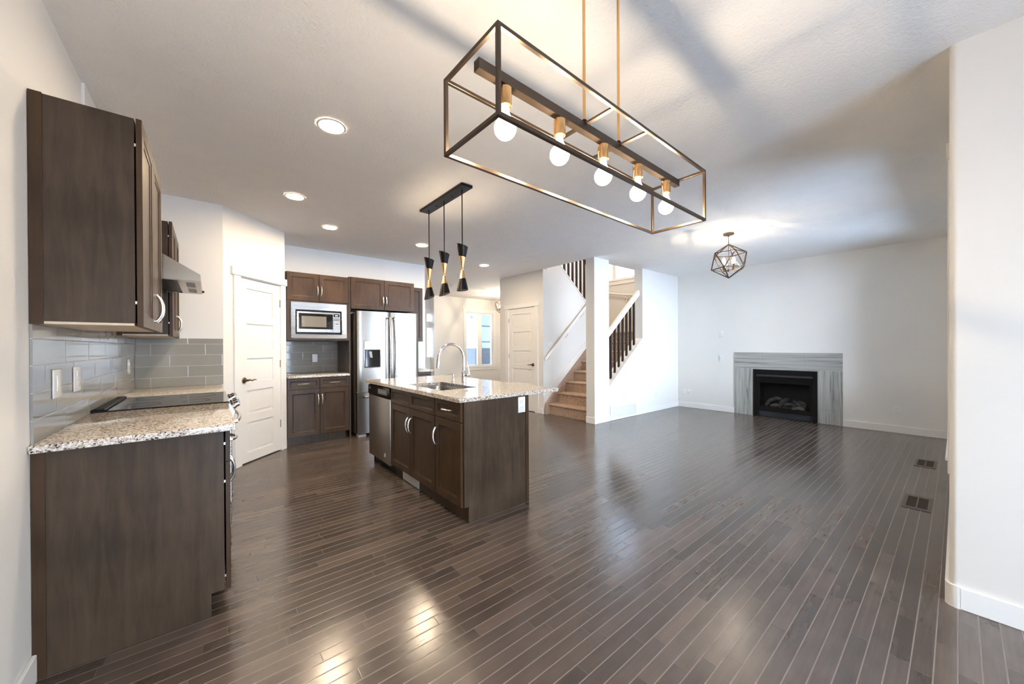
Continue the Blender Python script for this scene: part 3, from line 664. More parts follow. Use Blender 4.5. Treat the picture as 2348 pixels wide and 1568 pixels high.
def fridge():
    x0, x1 = 1.598, 2.520; yf = 5.17
    t = thing('refrigerator', 'stainless french door refrigerator with black water dispenser', 'refrigerator', ((x0+x1)/2, 5.80, 0))
    Y0 = yf-5.80; hw = (x1-x0)/2
    build('cabinet_body', MB().box(-hw+0.008, hw-0.008, Y0+0.075, 0, 0.03, 1.745, 0.004), simple('fridge_side', (0.33, 0.30, 0.27), 0.4, 0.6), t)
    def bow(xa, xb, za, zb, nm):
        n = 14; prof = []
        xc = (xa+xb)/2
        for i in range(n+1):
            x = xa+(xb-xa)*i/n; s_ = (x-xc)/((xb-xa)/2); e_ = 0.012*max(0, (abs(s_)-0.94)/0.06)**2
            prof.append((x, Y0-0.010*(1-s_*s_)+e_+0.006))
        prof += [(xb, Y0+0.068), (xa, Y0+0.068)]
        m = MB(); m.prism(prof, 'z', za, zb); return build(nm, m, STEELV, t, angle=40)
    dl = bow(-hw, -0.0045+0.012, 0.630, 1.762, 'door'); dr = bow(0.0165, hw, 0.630, 1.762, 'door')
    fz = bow(-hw, hw, 0.055, 0.618, 'freezer_drawer')
    def fh(x, d):
        pts = [(x, Y0+0.0, 1.672), (x, Y0-0.045, 1.68)] + [(x+0.012*math.sin(PI*i/10)*(1 if x > 0.01 else 0.4), Y0-0.052-0.018*math.sin(PI*i/10), 1.68-0.97*i/10) for i in range(11)] + [(x, Y0-0.045, 0.71), (x, Y0, 0.718)]
        build('handle', MB().tube(pts, 0.0125, 10), STEEL, d)
    fh(-0.020, dl); fh(0.052, dr)
    pts = [(-0.38, Y0, 0.56), (-0.38, Y0-0.05, 0.56), (0.38, Y0-0.05, 0.56), (0.38, Y0, 0.56)]
    build('handle', MB().tube(pts, 0.013, 10), STEEL, fz)
    cx = -hw  # dispenser in the door
    dx0, dx1 = 1.688-2.059, 1.925-2.059
    yd = Y0-0.0045
    p = build('dispenser', MB().rects(dx0, dx1, 0.962, 1.345, ((0, yd+0.02), (0, yd-0.002), (0.003, yd-0.004), (0.009, yd-0.004))), STEEL, dl)
    build('dispenser_recess', MB().rects(dx0+0.011, dx1-0.009, 0.972, 1.222, ((0, yd-0.003), (0, yd-0.0065), (0.004, yd-0.0065), (0.012, yd-0.0055))), BLACKG, p)
    build('dispenser_lever', MB().loft([[(dx0+0.062, yd-0.006, 1.195), (dx0+0.105, yd-0.006, 1.195), (dx0+0.120, yd-0.006, 1.105), (dx0+0.080, yd-0.006, 1.105)], [(dx0+0.066, yd-0.016, 1.190), (dx0+0.101, yd-0.016, 1.190), (dx0+0.114, yd-0.016, 1.110), (dx0+0.083, yd-0.016, 1.110)]]), GREYP, p)
    build('badge', MB().box(0.310, 0.372, Y0-0.006, Y0-0.001, 1.673, 1.683), CHROME, dr)
    for x in (-hw+0.05, hw-0.09): build('foot', MB().box(x-0.04, x+0.07, Y0+0.01, Y0+0.10, 0.0, 0.035, 0.004), GREYP, t)
fridge()
def far_cabs():
    t = thing('wall_cabinet', 'narrow dark wall cabinet behind the fridge by the hall', 'cabinet', (2.500, YR-0.002, 1.347))
    F = 5.528-(YR-0.002)
    build('cabinet_box', MB().box(0, 0.262, F, 0, 0, 0.875), CAB, t); e = shaker('door', 0.001, 0.261, 0, 0.875, F, F-0.018, t); pull(e, 0.04, 0.11, F-0.018)
    t = thing('base_cabinet', 'dark base cabinet with one drawer between the fridge and the hall', 'cabinet', (2.535, YR-0.002, 0))
    F = YC-(YR-0.002)
    build('cabinet_box', MB().prism([(0, 0), (F+0.058, 0), (F+0.058, 0.107), (F, 0.107), (F, 0.863), (0, 0.863)], 'x', 0, 0.240), CAB, t)
    d = shaker('drawer', 0.001, 0.239, 0.718, 0.855, F, F-0.018, t, 0.032); pull(d, 0.12, 0.786, F-0.018, False, 0.096)
    e = shaker('door', 0.001, 0.239, 0.112, 0.713, F, F-0.018, t); pull(e, 0.04, 0.60, F-0.018)
    slab('countertop', 2.530, 2.795, 5.20, YR-0.002, 'small granite countertop end beyond the fridge')
far_cabs()

# ------------------------------------------------------------------ island (doors face -X): local x -> -Y, rotz = -90
RM = -PI/2
IX = 1.405
def island():
    g = 'dark cabinets making up the island'
    # end filler + dishwasher side
    t = thing('island_cabinet', 'island sink cabinet with two false fronts over two doors', 'cabinet', (IX, 3.462, 0), RM, None)
    W_ = 3.462-2.571
    def box_(t, W_, extra=None):
        m = MB(); m.prism([(0.0, 0.107), (0.035, 0.107), (0.035, 0.0), (0.60, 0.0), (0.60, 0.66 if extra else 0.863), (0.0, 0.66 if extra else 0.863)], 'x', 0, W_)
        if extra: m.box(0, W_, 0, 0.018, 0.66, 0.863); m.box(0, 0.018, 0.018, 0.60, 0.66, 0.863); m.box(W_-0.018, W_, 0.018, 0.60, 0.66, 0.863); m.box(0.018, W_-0.018, 0.582, 0.60, 0.66, 0.863)
        build('cabinet_box', m, CAB, t)
    box_(t, W_, True)
    mid = 3.462-3.026
    for a, c in ((0.003, mid-0.0015), (mid+0.0015, W_-0.002)):
        shaker('false_front', a, c, 0.715, 0.855, 0, -0.018, t, 0.032)
        e = shaker('door', a, c, 0.110, 0.710, 0, -0.018, t); pull(e, mid+(-0.024 if a < 0.1 else 0.030), 0.563, -0.018)
    t = thing('island_cabinet', 'island end cabinet with one drawer over one door at the near corner', 'cabinet', (IX, 2.569, 0), RM, None)
    W_ = 2.569-2.192
    box_(t, W_)
    d = shaker('drawer', 0.003, W_-0.001, 0.715, 0.855, 0, -0.018, t, 0.036); pull(d, 0.190, 0.788, -0.018, False)
    e = shaker('door', 0.003, W_-0.001, 0.110, 0.710, 0, -0.018, t); pull(e, 0.028, 0.563, -0.018)
    # end panel facing -Y, corner post, back skin and far end panel (local: x -> -Y, y -> +X)
    def loc(px, py): return (2.569-py, px-IX)
    def lbox(m, x0, x1, y0, y1, z0, z1, bv=0):
        a, b_ = loc(x0, y1), loc(x1, y0); m.box(a[0], b_[0], a[1], b_[1], z0, z1, bv)
    x_ = 2.569-2.190
    build('end_panel', MB().prism([(0.000, 0.112), (0.037, 0.112), (0.037, 0.0), (0.584, 0.0), (0.584, 0.863), (0.0, 0.863)], 'x', x_, x_+0.016), CABP, t, label='broad flat end panel')
    m = MB(); lbox(m, IX+0.588, IX+0.620, 2.171, 2.220, 0, 0.863, 0.001); build('corner_post', m, CAB, t)
    m = MB(); lbox(m, IX+0.605, IX+0.620, 2.222, 4.085, 0, 0.863); build('back_panel', m, CABP, t)
island()
def dishwasher():
    t = thing('dishwasher', 'stainless dishwasher with black control strip at the far end of the island', 'dishwasher', (IX, 4.066, 0), RM)
    W_ = 4.066-3.466
    build('side_panel', MB().prism([(0.0, 0.107), (0.035, 0.107), (0.035, 0.0), (0.60, 0.0), (0.60, 0.863), (0.0, 0.863)], 'x', -0.019, -0.004), CAB, t, label='dark wood side panel')
    build('tub', MB().box(0.004, W_-0.004, 0.0, 0.56, 0.10, 0.858), DARKP, t)
    build('toe_plate', MB().box(0.004, W_-0.004, 0.045, 0.06, 0.0, 0.10), BLACKM, t)
    build('door', MB().box(0.002, W_-0.002, -0.026, 0.0, 0.085, 0.738, 0.005, 2), STEELV, t)
    c = build('control_panel', MB().prism([(0.0, 0.742), (-0.026, 0.742), (-0.034, 0.758), (-0.030, 0.846), (0.0, 0.850)], 'x', 0.002, W_-0.002), BLACKG, t)
    build('display', MB().box(0.30, 0.545, -0.0355, -0.031, 0.772, 0.826, 0.001), simple('grey_display', (0.16, 0.16, 0.17), 0.3), c)
    m = MB()
    for i in range(6): m.box(0.315+i*0.036, 0.335+i*0.036, -0.0372, -0.0352, 0.792, 0.806)
    build('buttons', m, GREYP, c)
    build('badge', MB().lathe([(0.012, 0), (0.012, -0.0015), (0.009, -0.0015), (0.009, 0)], (0.06, -0.0325, 0.815), 16, 'y', cap=False), GREYP, c)
    e = MB(); e.lathe([(0.021, 0), (0.021, -0.002), (0.016, -0.002), (0.016, 0)], (0.465, -0.0265, 0.165), 20, 'y', cap=False); e.box(0.462, 0.468, -0.029, -0.0262, 0.152, 0.178); e.box(0.452, 0.478, -0.029, -0.0262, 0.162, 0.167)
    build('emblem', e, simple('pale_sticker', (0.75, 0.72, 0.68), 0.4), t)
dishwasher()
slab('countertop', 1.354, 2.366, 2.161, 4.095, 'speckled granite island countertop with a sink cut-out', hole=(1.499, 1.867, 2.66, 3.327))
def sink():
    t = thing('sink', 'undermount stainless sink bowl set into the island', 'sink', (1.683, 2.994, 0.863))
    def rr(hx, hy, r, z):
        out = []
        for cx, cyy, a0 in ((hx-r, hy-r, 0), (-hx+r, hy-r, PI/2), (-hx+r, -hy+r, PI), (hx-r, -hy+r, 1.5*PI)):
            for i in range(5): a = a0+PI/2*i/4; out.append((cx+r*math.cos(a), cyy+r*math.sin(a), z))
        return out
    m = MB(); m.loft([rr(0.215, 0.365, 0.05, 0.0), rr(0.195, 0.345, 0.06, 0.0), rr(0.190, 0.340, 0.06, -0.02), rr(0.182, 0.330, 0.06, -0.17), rr(0.160, 0.31, 0.05, -0.185)], cap0=False)
    m.loft([rr(0.215, 0.365, 0.05, -0.001), rr(0.195, 0.345, 0.06, -0.004), rr(0.187, 0.335, 0.06, -0.175), rr(0.163, 0.313, 0.05, -0.19)], cap0=False)
    build('bowl', m, STEEL, t)
    build('drain', MB().lathe([(0, 0.003), (0.045, 0.003), (0.045, 0), (0, 0)], (0, 0, -0.185), 20), CHROME, t)
sink()
def faucet():
    t = thing('faucet', 'tall chrome gooseneck pull-down faucet on the island', 'faucet', (1.961, 3.037, ZK))
    m = MB(); m.lathe([(0.027, 0), (0.027, 0.006), (0.0225, 0.010), (0.0225, 0.115), (0.019, 0.120), (0.0145, 0.128)], seg=20)
    c = (-0.140, 0, 0.245)
    pts = [(0, 0, 0.12), (0, 0, 0.2)] + [(c[0]+0.140*math.cos(a), 0, c[2]+0.140*math.sin(a)) for a in [PI*i/16 for i in range(17)]]
    m.tube(pts + [(-0.2815, 0, 0.225)], 0.0135, 14)
    build('gooseneck', m, CHROME, t)
    build('spray_head', MB().tube([(-0.281, 0, 0.245), (-0.283, 0, 0.225), (-0.286, 0, 0.170), (-0.288, 0, 0.158)], [0.0145, 0.017, 0.018, 0.016], 14), CHROME, t)
    h = build('valve', MB().tube([(0, 0, 0.078), (0.018, -0.026, 0.078), (0.032, -0.045, 0.078)], [0.019, 0.019, 0.017], 14), CHROME, t)
    build('lever', MB().tube([(0.030, -0.042, 0.078), (0.034, -0.048, 0.10), (0.028, -0.040, 0.15), (0.020, -0.030, 0.215)], [0.008, 0.006, 0.0045, 0.0035], 8), CHROME, h)
faucet()
def soap():
    t = thing('soap_dispenser', 'small chrome soap dispenser beside the gooseneck faucet', 'soap dispenser', (1.980, 3.269, ZK))
    build('bottle', MB().lathe([(0.0, 0), (0.020, 0), (0.020, 0.004), (0.014, 0.008), (0.014, 0.038), (0.010, 0.044), (0.010, 0.066), (0.013, 0.068), (0.013, 0.076), (0, 0.078)], seg=16), CHROME, t)
    build('spout', MB().tube([(0, 0, 0.072), (-0.03, 0, 0.075), (-0.058, 0, 0.068)], [0.007, 0.006, 0.005], 8), CHROME, t)
soap()

# ------------------------------------------------------------------ registers, outlets, switches
def plate(name, label, cat, loc, rot, w_=0.072, h=0.116, kind='outlet', n=1, group=None, mat_=None):
    t = thing(name, label, cat, loc, rot, group)
    build('cover_plate', MB().box(-w_/2*n, w_/2*n, -0.006, -0.0005, -h/2, h/2, 0.0025, 2), mat_ or WPLAST, t)
    for i in range(n):
        cx = (i-(n-1)/2)*w_
        if kind == 'outlet':
            for z in (-0.026, 0.026):
                s_ = build('socket', MB().box(cx-0.016, cx+0.016, -0.0085, -0.005, z-0.015, z+0.015, 0.003), mat_ or WPLAST, t)
                m = MB(); m.box(cx-0.007, cx-0.005, -0.0092, -0.0083, z-0.002, z+0.008); m.box(cx+0.005, cx+0.007, -0.0092, -0.0083, z-0.002, z+0.008); m.box(cx-0.002, cx+0.002, -0.0092, -0.0083, z-0.010, z-0.006)
                build('slots', m, GREYP, s_)
        elif kind == 'switch':
            m = MB(); m.prism([(-0.005, -0.033), (-0.0075, -0.033), (-0.0105, 0.0), (-0.0075, 0.033), (-0.005, 0.033)], 'x', cx-0.0165, cx+0.0165); build('rocker', m, mat_ or WPLAST, t)
        elif kind == 'jack': build('jack', MB().box(cx-0.008, cx+0.008, -0.0085, -0.005, -0.008, 0.008, 0.001), GREYP, t)
    return t
sx = XL+0.0085
plate('wall_switch', 'double height white switch on the tiled side wall, nearest the camera', 'switch', (sx, 2.438, 1.104), R90, kind='switch', w_=0.115, h=0.122)
plate('wall_outlet', 'white outlet on the tiled side wall, second from the camera', 'outlet', (sx, 2.742, 1.104), R90, w_=0.115, h=0.122)
plate('wall_outlet', 'white outlet on the tiled side wall beyond the cooktop, near the end wall', 'outlet', (sx, 4.24, 1.104), R90, w_=0.115, h=0.122)
plate('wall_outlet', 'white outlet on the tiles under the microwave', 'outlet', (1.200, YR-0.0085, 1.101), 0)
plate('island_outlet', 'white outlet at the upper corner of the island end panel', 'outlet', (1.948, 2.174, 0.791), 0, w_=0.075, h=0.124)
plate('wall_outlet', 'white outlet high on the fireplace wall over the tile surround', 'outlet', (XF-0.0005, 2.814, 1.469), RM)
plate('wall_outlet', 'white outlet beside the upper part of the fireplace surround', 'outlet', (XF-0.0005, 2.815, 1.008), RM, kind='switch')
plate('wall_outlet', 'low outlet near the room corner, left one of the pair', 'outlet', (XF-0.0005, 3.502, 0.308), RM, kind='outlet')
plate('wall_jack', 'low jack plate near the room corner, right one of the pair', 'jack plate', (XF-0.0005, 3.407, 0.308), RM, kind='jack')
plate('wall_outlet', 'low white outlet on the wall between fireplace and windows', 'outlet', (XF-0.0005, 0.537, 0.322), RM)
plate('wall_switch', 'white double switch on the stair wall below the handrail', 'switch', (5.01, YS-0.0005, 1.282), 0, kind='switch', n=2)
plate('wall_switch', 'single white switch on the wide face of the column', 'switch', (5.010, YL-0.0005, 1.018), 0, kind='switch')
plate('wall_outlet', 'white outlet above the big wall register', 'outlet', (5.676, YL-0.0005, 0.345), 0)
plate('wall_outlet', 'low white outlet on the stair side wall near the room corner', 'outlet', (6.755, YL-0.0005, 0.325), 0)
plate('wall_outlet', 'small outlet on the entry wall beside the front window', 'outlet', (5.25, YFR-0.0005, 1.15), 0)

def wall_register():
    t = thing('wall_register', 'large white louvred return air grille at the foot of the column wall', 'register', (5.243, YL-0.001, 0.0))
    m = MB(); m.rects(0, 0.794, 0.003, 0.256, ((0, -0.001), (0, -0.014), (0.003, -0.017), (0.035, -0.017), (0.037, -0.004)))
    build('frame', m, TRIM, t)
    m = MB()
    for i in range(38): x = 0.045+i*0.0187; m.loft([[(x, -0.004, 0.04), (x+0.003, -0.004, 0.04), (x+0.010, -0.015, 0.04), (x+0.007, -0.015, 0.04)], [(x, -0.004, 0.219), (x+0.003, -0.004, 0.219), (x+0.010, -0.015, 0.219), (x+0.007, -0.015, 0.219)]])
    build('louvres', m, TRIM, t)
wall_register()
def floor_register(x, y, label):
    t = thing('floor_register', label, 'register', (x, y, 0), 0, 'brown floor registers by the windows')
    m = MB(); m.box(-0.19, -0.145, -0.075, 0.075, 0.0005, 0.004); m.box(0.145, 0.19, -0.075, 0.075, 0.0005, 0.004); m.box(-0.145, 0.145, 0.055, 0.075, 0.0005, 0.004); m.box(-0.145, 0.145, -0.075, -0.055, 0.0005, 0.004); m.box(-0.145, 0.145, -0.004, 0.004, 0.0005, 0.004)
    build('frame', m, noisy('register_wood', (0.06, 0.045, 0.038), (0.09, 0.066, 0.054), (3, 60, 60), 0.35), t)
    m = MB()
    for i in range(26): q = -0.140+i*0.011; m.box(q, q+0.005, -0.055, 0.055, 0.0008, 0.003)
    build('grille', m, simple('dark_brown_grille', (0.035, 0.018, 0.010), 0.5), t)
    return t
floor_register(5.90, 0.212, 'dark brown floor register near the fireplace wall')
floor_register(4.385, 0.200, 'dark brown floor register nearer the camera by the windows')
def toe_register():
    t = thing('toe_kick_register', 'small white register in the toe kick of the island', 'register', (1.4395, 3.290, 0), RM)
    build('frame', MB().rects(0, 0.334, 0.002, 0.074, ((0, 0), (0, -0.006), (0.002, -0.008), (0.012, -0.008), (0.013, -0.003))), WPLAST, t)
    m = MB()
    for i in range(7): m.box(0.013, 0.321, -0.007, -0.003, 0.017+i*0.0065, 0.0195+i*0.0065)
    build('louvres', m, WPLAST, t)
toe_register()

# ------------------------------------------------------------------ fireplace
def fireplace():
    t = thing('fireplace_surround', 'grey striated stone tile surround around the firebox', 'fireplace surround', (XF-0.0005, 2.590, 0), RM)
    def tile(x0, x1, z0, z1, mm): build('tile', MB().box(x0+0.001, x1-0.001, -0.010, 0, z0+0.001, z1-0.001, 0.001), mm, t)
    tile(0, 0.443, 0.845, 1.128, VEINH); tile(0.443, 1.032, 0.845, 1.128, VEINH); tile(1.032, 1.486, 0.845, 1.128, VEINH)
    tile(0, 0.304, 0.233, 0.845, VEINV); tile(0, 0.304, 0.0, 0.233, VEINV); tile(1.186, 1.486, 0.233, 0.845, VEINV); tile(1.186, 1.486, 0.0, 0.233, VEINV)
    tile(0.304, 1.186, 0.830, 0.845, VEINH)
    t = thing('gas_fireplace', 'black gas fireplace insert with ceramic logs behind glass', 'fireplace', (XF-0.011, 2.286, 0), RM)
    W_ = 0.882
    m = MB(); m.box(0, 0.065, -0.012, 0.008, 0.0, 0.829); m.box(W_-0.065, W_, -0.012, 0.008, 0.0, 0.829); m.box(0.065, W_-0.065, -0.012, 0.008, 0.755, 0.829)
    build('frame', m, BLACKM, t)
    m = MB(); m.prism([(0.0, 0.752), (-0.034, 0.716), (-0.034, 0.706), (-0.022, 0.706), (0.0, 0.735)], 'x', 0.055, W_-0.055); build('hood_bar', m, simple('satin_black_bar', (0.05, 0.05, 0.06), 0.22, 0.7), t)
    m = MB(); m.box(0.065, 0.098, -0.006, 0.01, 0.17, 0.735); m.box(W_-0.098, W_-0.065, -0.006, 0.01, 0.17, 0.735); m.box(0.098, W_-0.098, -0.006, 0.01, 0.60, 0.735); m.box(0.065, W_-0.065, -0.008, 0.01, 0.105, 0.178)
    build('glass_frame', m, BLACKG, t)
    build('glass', MB().box(0.098, W_-0.098, 0.004, 0.007, 0.178, 0.60), FGLASS, t)
    build('lower_panel', MB().box(0.085, W_-0.085, -0.010, 0.01, 0.015, 0.100, 0.002), simple('slate_black_panel', (0.02, 0.028, 0.034), 0.25), t)
    m = MB(); m.box(0.03, W_-0.03, 0.395, 0.405, 0.0, 0.76); m.box(0.03, 0.05, 0.012, 0.395, 0.0, 0.76); m.box(W_-0.05, W_-0.03, 0.012, 0.395, 0.0, 0.76); m.box(0.05, W_-0.05, 0.012, 0.395, 0.745, 0.76); m.box(0.05, W_-0.05, 0.012, 0.395, 0.0, 0.16)
    build('firebox', m, simple('firebox_liner', (0.022, 0.027, 0.032), 0.7), t)
    b_ = MB(); rnd = random.Random(5)
    for i in range(70): b_.sphere((rnd.uniform(0.24, 0.68), rnd.uniform(0.05, 0.16), 0.165+rnd.uniform(0, 0.022)), rnd.uniform(0.008, 0.018), 8)
    e_ = build('embers', b_, EMBER, t); e_['kind'] = 'stuff'
    def log(pts, rs, mm, sd):
        rnd = random.Random(sd); P = [Vector(p) for p in pts]; Q = []; R = []
        for i in range(len(P)-1):
            for k_ in range(4):
                f_ = k_/4; Q.append(P[i].lerp(P[i+1], f_)+Vector((rnd.uniform(-.004, .004), rnd.uniform(-.004, .004), rnd.uniform(-.004, .004)))); R.append((rs[i]*(1-f_)+rs[i+1]*f_)*rnd.uniform(0.88, 1.1))
        Q.append(P[-1]); R.append(rs[-1]*0.85)
        build('log', MB().tube(Q, R, 10), mm, t)
    log([(0.16, 0.12, 0.18), (0.20, 0.16, 0.27), (0.29, 0.20, 0.325), (0.36, 0.22, 0.30)], [0.026, 0.034, 0.036, 0.030], LOG, 1)
    log([(0.34, 0.10, 0.19), (0.40, 0.16, 0.28), (0.46, 0.20, 0.325)], [0.032, 0.038, 0.030], LOG, 2)
    log([(0.72, 0.08, 0.19), (0.62, 0.14, 0.24), (0.53, 0.20, 0.30)], [0.036, 0.034, 0.028], LOG, 3)
    log([(0.52, 0.22, 0.24), (0.60, 0.22, 0.28), (0.68, 0.20, 0.27), (0.69, 0.19, 0.19)], [0.026, 0.028, 0.028, 0.024], LOG, 4)
    log([(0.40, 0.12, 0.23), (0.50, 0.14, 0.245), (0.58, 0.14, 0.22)], [0.028, 0.032, 0.028], LOG, 5)
    log([(0.23, 0.09, 0.185), (0.30, 0.10, 0.215), (0.36, 0.11, 0.205)], [0.022, 0.028, 0.020], LOGP, 6)
    log([(0.54, 0.06, 0.185), (0.63, 0.07, 0.20), (0.71, 0.06, 0.185)], [0.022, 0.030, 0.026], LOGP, 7)
fireplace()

# ------------------------------------------------------------------ stairs
def stairs():
    t = thing('staircase', 'brown carpeted stairs rising behind the white column', 'stairs', (4.93, 3.805, 0))
    run, rise = 0.23, 0.193; Wd = YS-0.0145-3.805
    for i in range(8):
        x = i*run; z = i*rise; top = z+rise; x1 = x+run if i < 7 else XF-4.93-0.002
        m = MB(); r_ = 0.018
        y1 = Wd
        prof = [(x+0.012, z), (x+0.012, top-0.045)] + [(x+0.012-0.022*math.sin(a), top-0.0225-0.0225*math.cos(a)) for a in [PI*j/6 for j in range(1, 6)]] + [(x+0.012, top), (x1+0.012 if i < 7 else x1, top), (x1+0.012 if i < 7 else x1, z)]
        m.prism(prof, 'y', 0.0, y1 if i < 7 else y1)
        build('step', m, CARPET, t, angle=50)
    # carpeted stringer triangle along the wall
    m = MB(); m.prism([(-0.085, 0.0), (-0.085, 0.105), (-0.068, 0.198), (1.60, 0.198+k*1.668), (1.60, 1.30), (0, 0.0)], 'y', Wd-0.045, Wd-0.001); build('stringer', m, CARPET, t)
    m = MB(); m.prism([(-0.012, 0.0), (-0.012, 0.19), (0.35, 0.49), (0.35, 0.0)], 'y', 0.001, 0.04); build('stringer', m, CARPET, t)
    t = thing('staircase', 'upper carpeted flight rising from the landing behind the stair wall', 'stairs', (6.54, YS+0.115, 1.544))
    build('landing', MB().box(0.005, XF-6.54-0.002, 0, 5.94-YS-0.115, -0.19, 0), CARPET, t)
    for i in range(6):
        m = MB(); m.prism([(-i*run, i*rise-0.15), (-i*run, (i+1)*rise), (-(i+1)*run, (i+1)*rise), (-(i+1)*run, i*rise-0.15)], 'y', 0, 0.95); build('step', m, CARPET, t)
stairs()
def railing():
    t = thing('stair_railing', 'white sloped handrail on seven dark balusters in the stair opening', 'railing', (5.226, 3.715, 0.554))
    s_ = CS
    z0 = 1.47-0.554+0.0; sl = (2.285-1.52)/(6.24-5.319)
    def rz(x, off): return off + sl*(x-(5.319-5.226))
    m = MB(); m.loft([[(x, -0.030, rz(x, 0.866)), (x, 0.030, rz(x, 0.866)), (x, 0.034, rz(x, 0.90)), (x, 0.026, rz(x, 0.962)), (x, -0.026, rz(x, 0.962)), (x, -0.034, rz(x, 0.90))] for x in (0.002, 1.030)])
    build('handrail', m, TRIM, t)
    for i in range(7):
        x = 5.394-5.226+0.1203*i-0.004
        zb = s_*x + 0.018; zt = rz(x, 0.866)
        w_ = 0.0155
        m = MB(); m.loft([[(x-w_, -w_, zb-s_*w_), (x+w_, -w_, zb+s_*w_), (x+w_, w_, zb+s_*w_), (x-w_, w_, zb-s_*w_)], [(x-w_, -w_, zt-sl*w_), (x+w_, -w_, zt+sl*w_), (x+w_, w_, zt+sl*w_), (x-w_, w_, zt-sl*w_)]])
        build('baluster', m, BAL, t)
    t = thing('stair_railing', 'dark balusters of the upper flight seen under the ceiling edge', 'railing', (5.313, YS+0.05, 2.823))
    s_ = -0.831
    for i in range(8):
        x = -0.07+0.123*i+0.115; zb = s_*x+0.002; zt = zb+0.86; w_ = 0.0165
        m = MB(); m.loft([[(x-w_, -w_, zb-s_*w_), (x+w_, -w_, zb+s_*w_), (x+w_, w_, zb+s_*w_), (x-w_, w_, zb-s_*w_)], [(x-w_, -w_, zt-s_*w_), (x+w_, -w_, zt+s_*w_), (x+w_, w_, zt+s_*w_), (x-w_, w_, zt-s_*w_)]])
        build('baluster', m, BAL, t)
    m = MB(); m.loft([[(x, -0.03, s_*x+0.86), (x, 0.03, s_*x+0.86), (x, 0.026, s_*x+0.93), (x, -0.026, s_*x+0.93)] for x in (-0.30, 1.22)]); build('handrail', m, OILB, t)
    # wall handrail with brackets
    t = thing('handrail', 'white wall handrail climbing beside the carpeted stairs', 'handrail', (4.825, YS-0.06, 1.015))
    sl = (2.0-1.0)/(5.979-4.844)
    def R(x, w, h): return [(x, -w, sl*x-h), (x, w, sl*x-h), (x, w*1.1, sl*x), (x, w*0.6, sl*x+h), (x, -w*0.6, sl*x+h), (x, -w*1.1, sl*x)]
    build('rail', MB().loft([R(0.0, 0.010, 0.018), R(0.012, 0.019, 0.026), R(1.60, 0.019, 0.026)]), TRIM, t)
    for x in (0.13, 0.62, 1.10):
        z = sl*x-0.02
        build('bracket', MB().tube([(x, 0, z), (x, 0.0, z-0.06), (x, 0.03, z-0.09), (x, 0.055, z-0.095)], [0.008, 0.008, 0.008, 0.012], 8).box(x-0.02, x+0.02, 0.048, 0.058, z-0.14, z-0.05, 0.003), TRIM, t)
    t = thing('handrail', 'white handrail on the landing wall seen through the stair opening', 'handrail', (XF-0.06, 4.66, 2.42))
    m = MB(); m.tube([(0.058, -0.02, -0.03), (0.03, 0.0, -0.008), (0, 0.03, 0.006), (0, 0.20, 0.032), (0, 0.75, 0.14)], 0.021, 10); build('rail', m, TRIM, t)
    build('bracket', MB().tube([(0, 0.16, 0.02), (0, 0.16, -0.05), (0.03, 0.16, -0.08), (0.055, 0.16, -0.085)], 0.008, 8).box(0.050, 0.059, 0.14, 0.18, -0.14, -0.04, 0.002), NICKEL, t)
railing()

# ------------------------------------------------------------------ light fixtures
CHS = 0.85
def chandelier():
    a = math.radians(0.708)
    t = thing('linear_chandelier', 'long dark bronze box frame chandelier with five globe bulbs', 'chandelier', (1.2907*CHS, 0.9279*CHS, 1.255*(1-CHS)), a)
    t.scale = (CHS, CHS, CHS); zt_ = (ZC-1.255*(1-CHS))/CHS
    Lh, Wh, z0, z1, h = 0.6705, 0.1374, 1.8913, 2.1358, 0.006
    fr = MB()
    for y in (-Wh, Wh):
        for z in (z0, z1): fr.box(-Lh-h, Lh+h, y-h, y+h, z-h, z+h, 0.0008)
        for x in (-Lh, Lh): fr.box(x-h, x+h, y-h, y+h, z0, z1, 0.0008)
    for x in (-Lh, Lh):
        for z in (z0, z1): fr.box(x-h, x+h, -Wh, Wh, z-h, z+h, 0.0008)
    for x in (-0.118, 0.122): fr.box(x-0.008, x+0.008, -Wh, Wh, z1-0.004, z1+0.004)
    build('frame', fr, BRONZE, t)
    build('bar', MB().box(-0.645, Lh, -0.014, 0.014, 2.103, 2.137, 0.001), BRONZE, t)
    for x in (-0.118, 0.122):
        build('rod', MB().tube([(x, 0, 2.150), (x, 0, zt_-0.018)], 0.006, 12), BRASS, t)
        build('rod_collar', MB().lathe([(0.010, 2.137), (0.010, 2.152), (0.007, 2.156)], (x, 0, 0), 12), BLACKM, t)
    build('canopy', MB().box(-0.20, 0.20, -0.06, 0.06, zt_-0.020, zt_-0.001, 0.003), BRONZE, t)
    for x in (-0.530, -0.265, 0.008, 0.279, 0.550):
        s_ = build('socket', MB().lathe([(0.0, 2.104), (0.012, 2.104), (0.012, 2.098), (0.022, 2.096), (0.022, 2.038), (0.019, 2.036), (0.0, 2.036)], (x, 0, 0), 20), BRASS, t)
        build('bulb', MB().lathe([(0.0, 2.034), (0.013, 2.034), (0.014, 2.018), (0.020, 2.002)] + [(0.037*math.sin(q), 1.968+0.037*math.cos(q)) for q in [0.55+i*(PI-0.55)/10 for i in range(10)]] + [(0.0, 1.931)], (x, 0, 0), 20).sphere((x, 0, 1.970), 0.011, 10), GLOBE, s_, mats=(BWARM, lambda c: (c-Vector((x, 0, 1.970))).length < 0.0125))
chandelier()
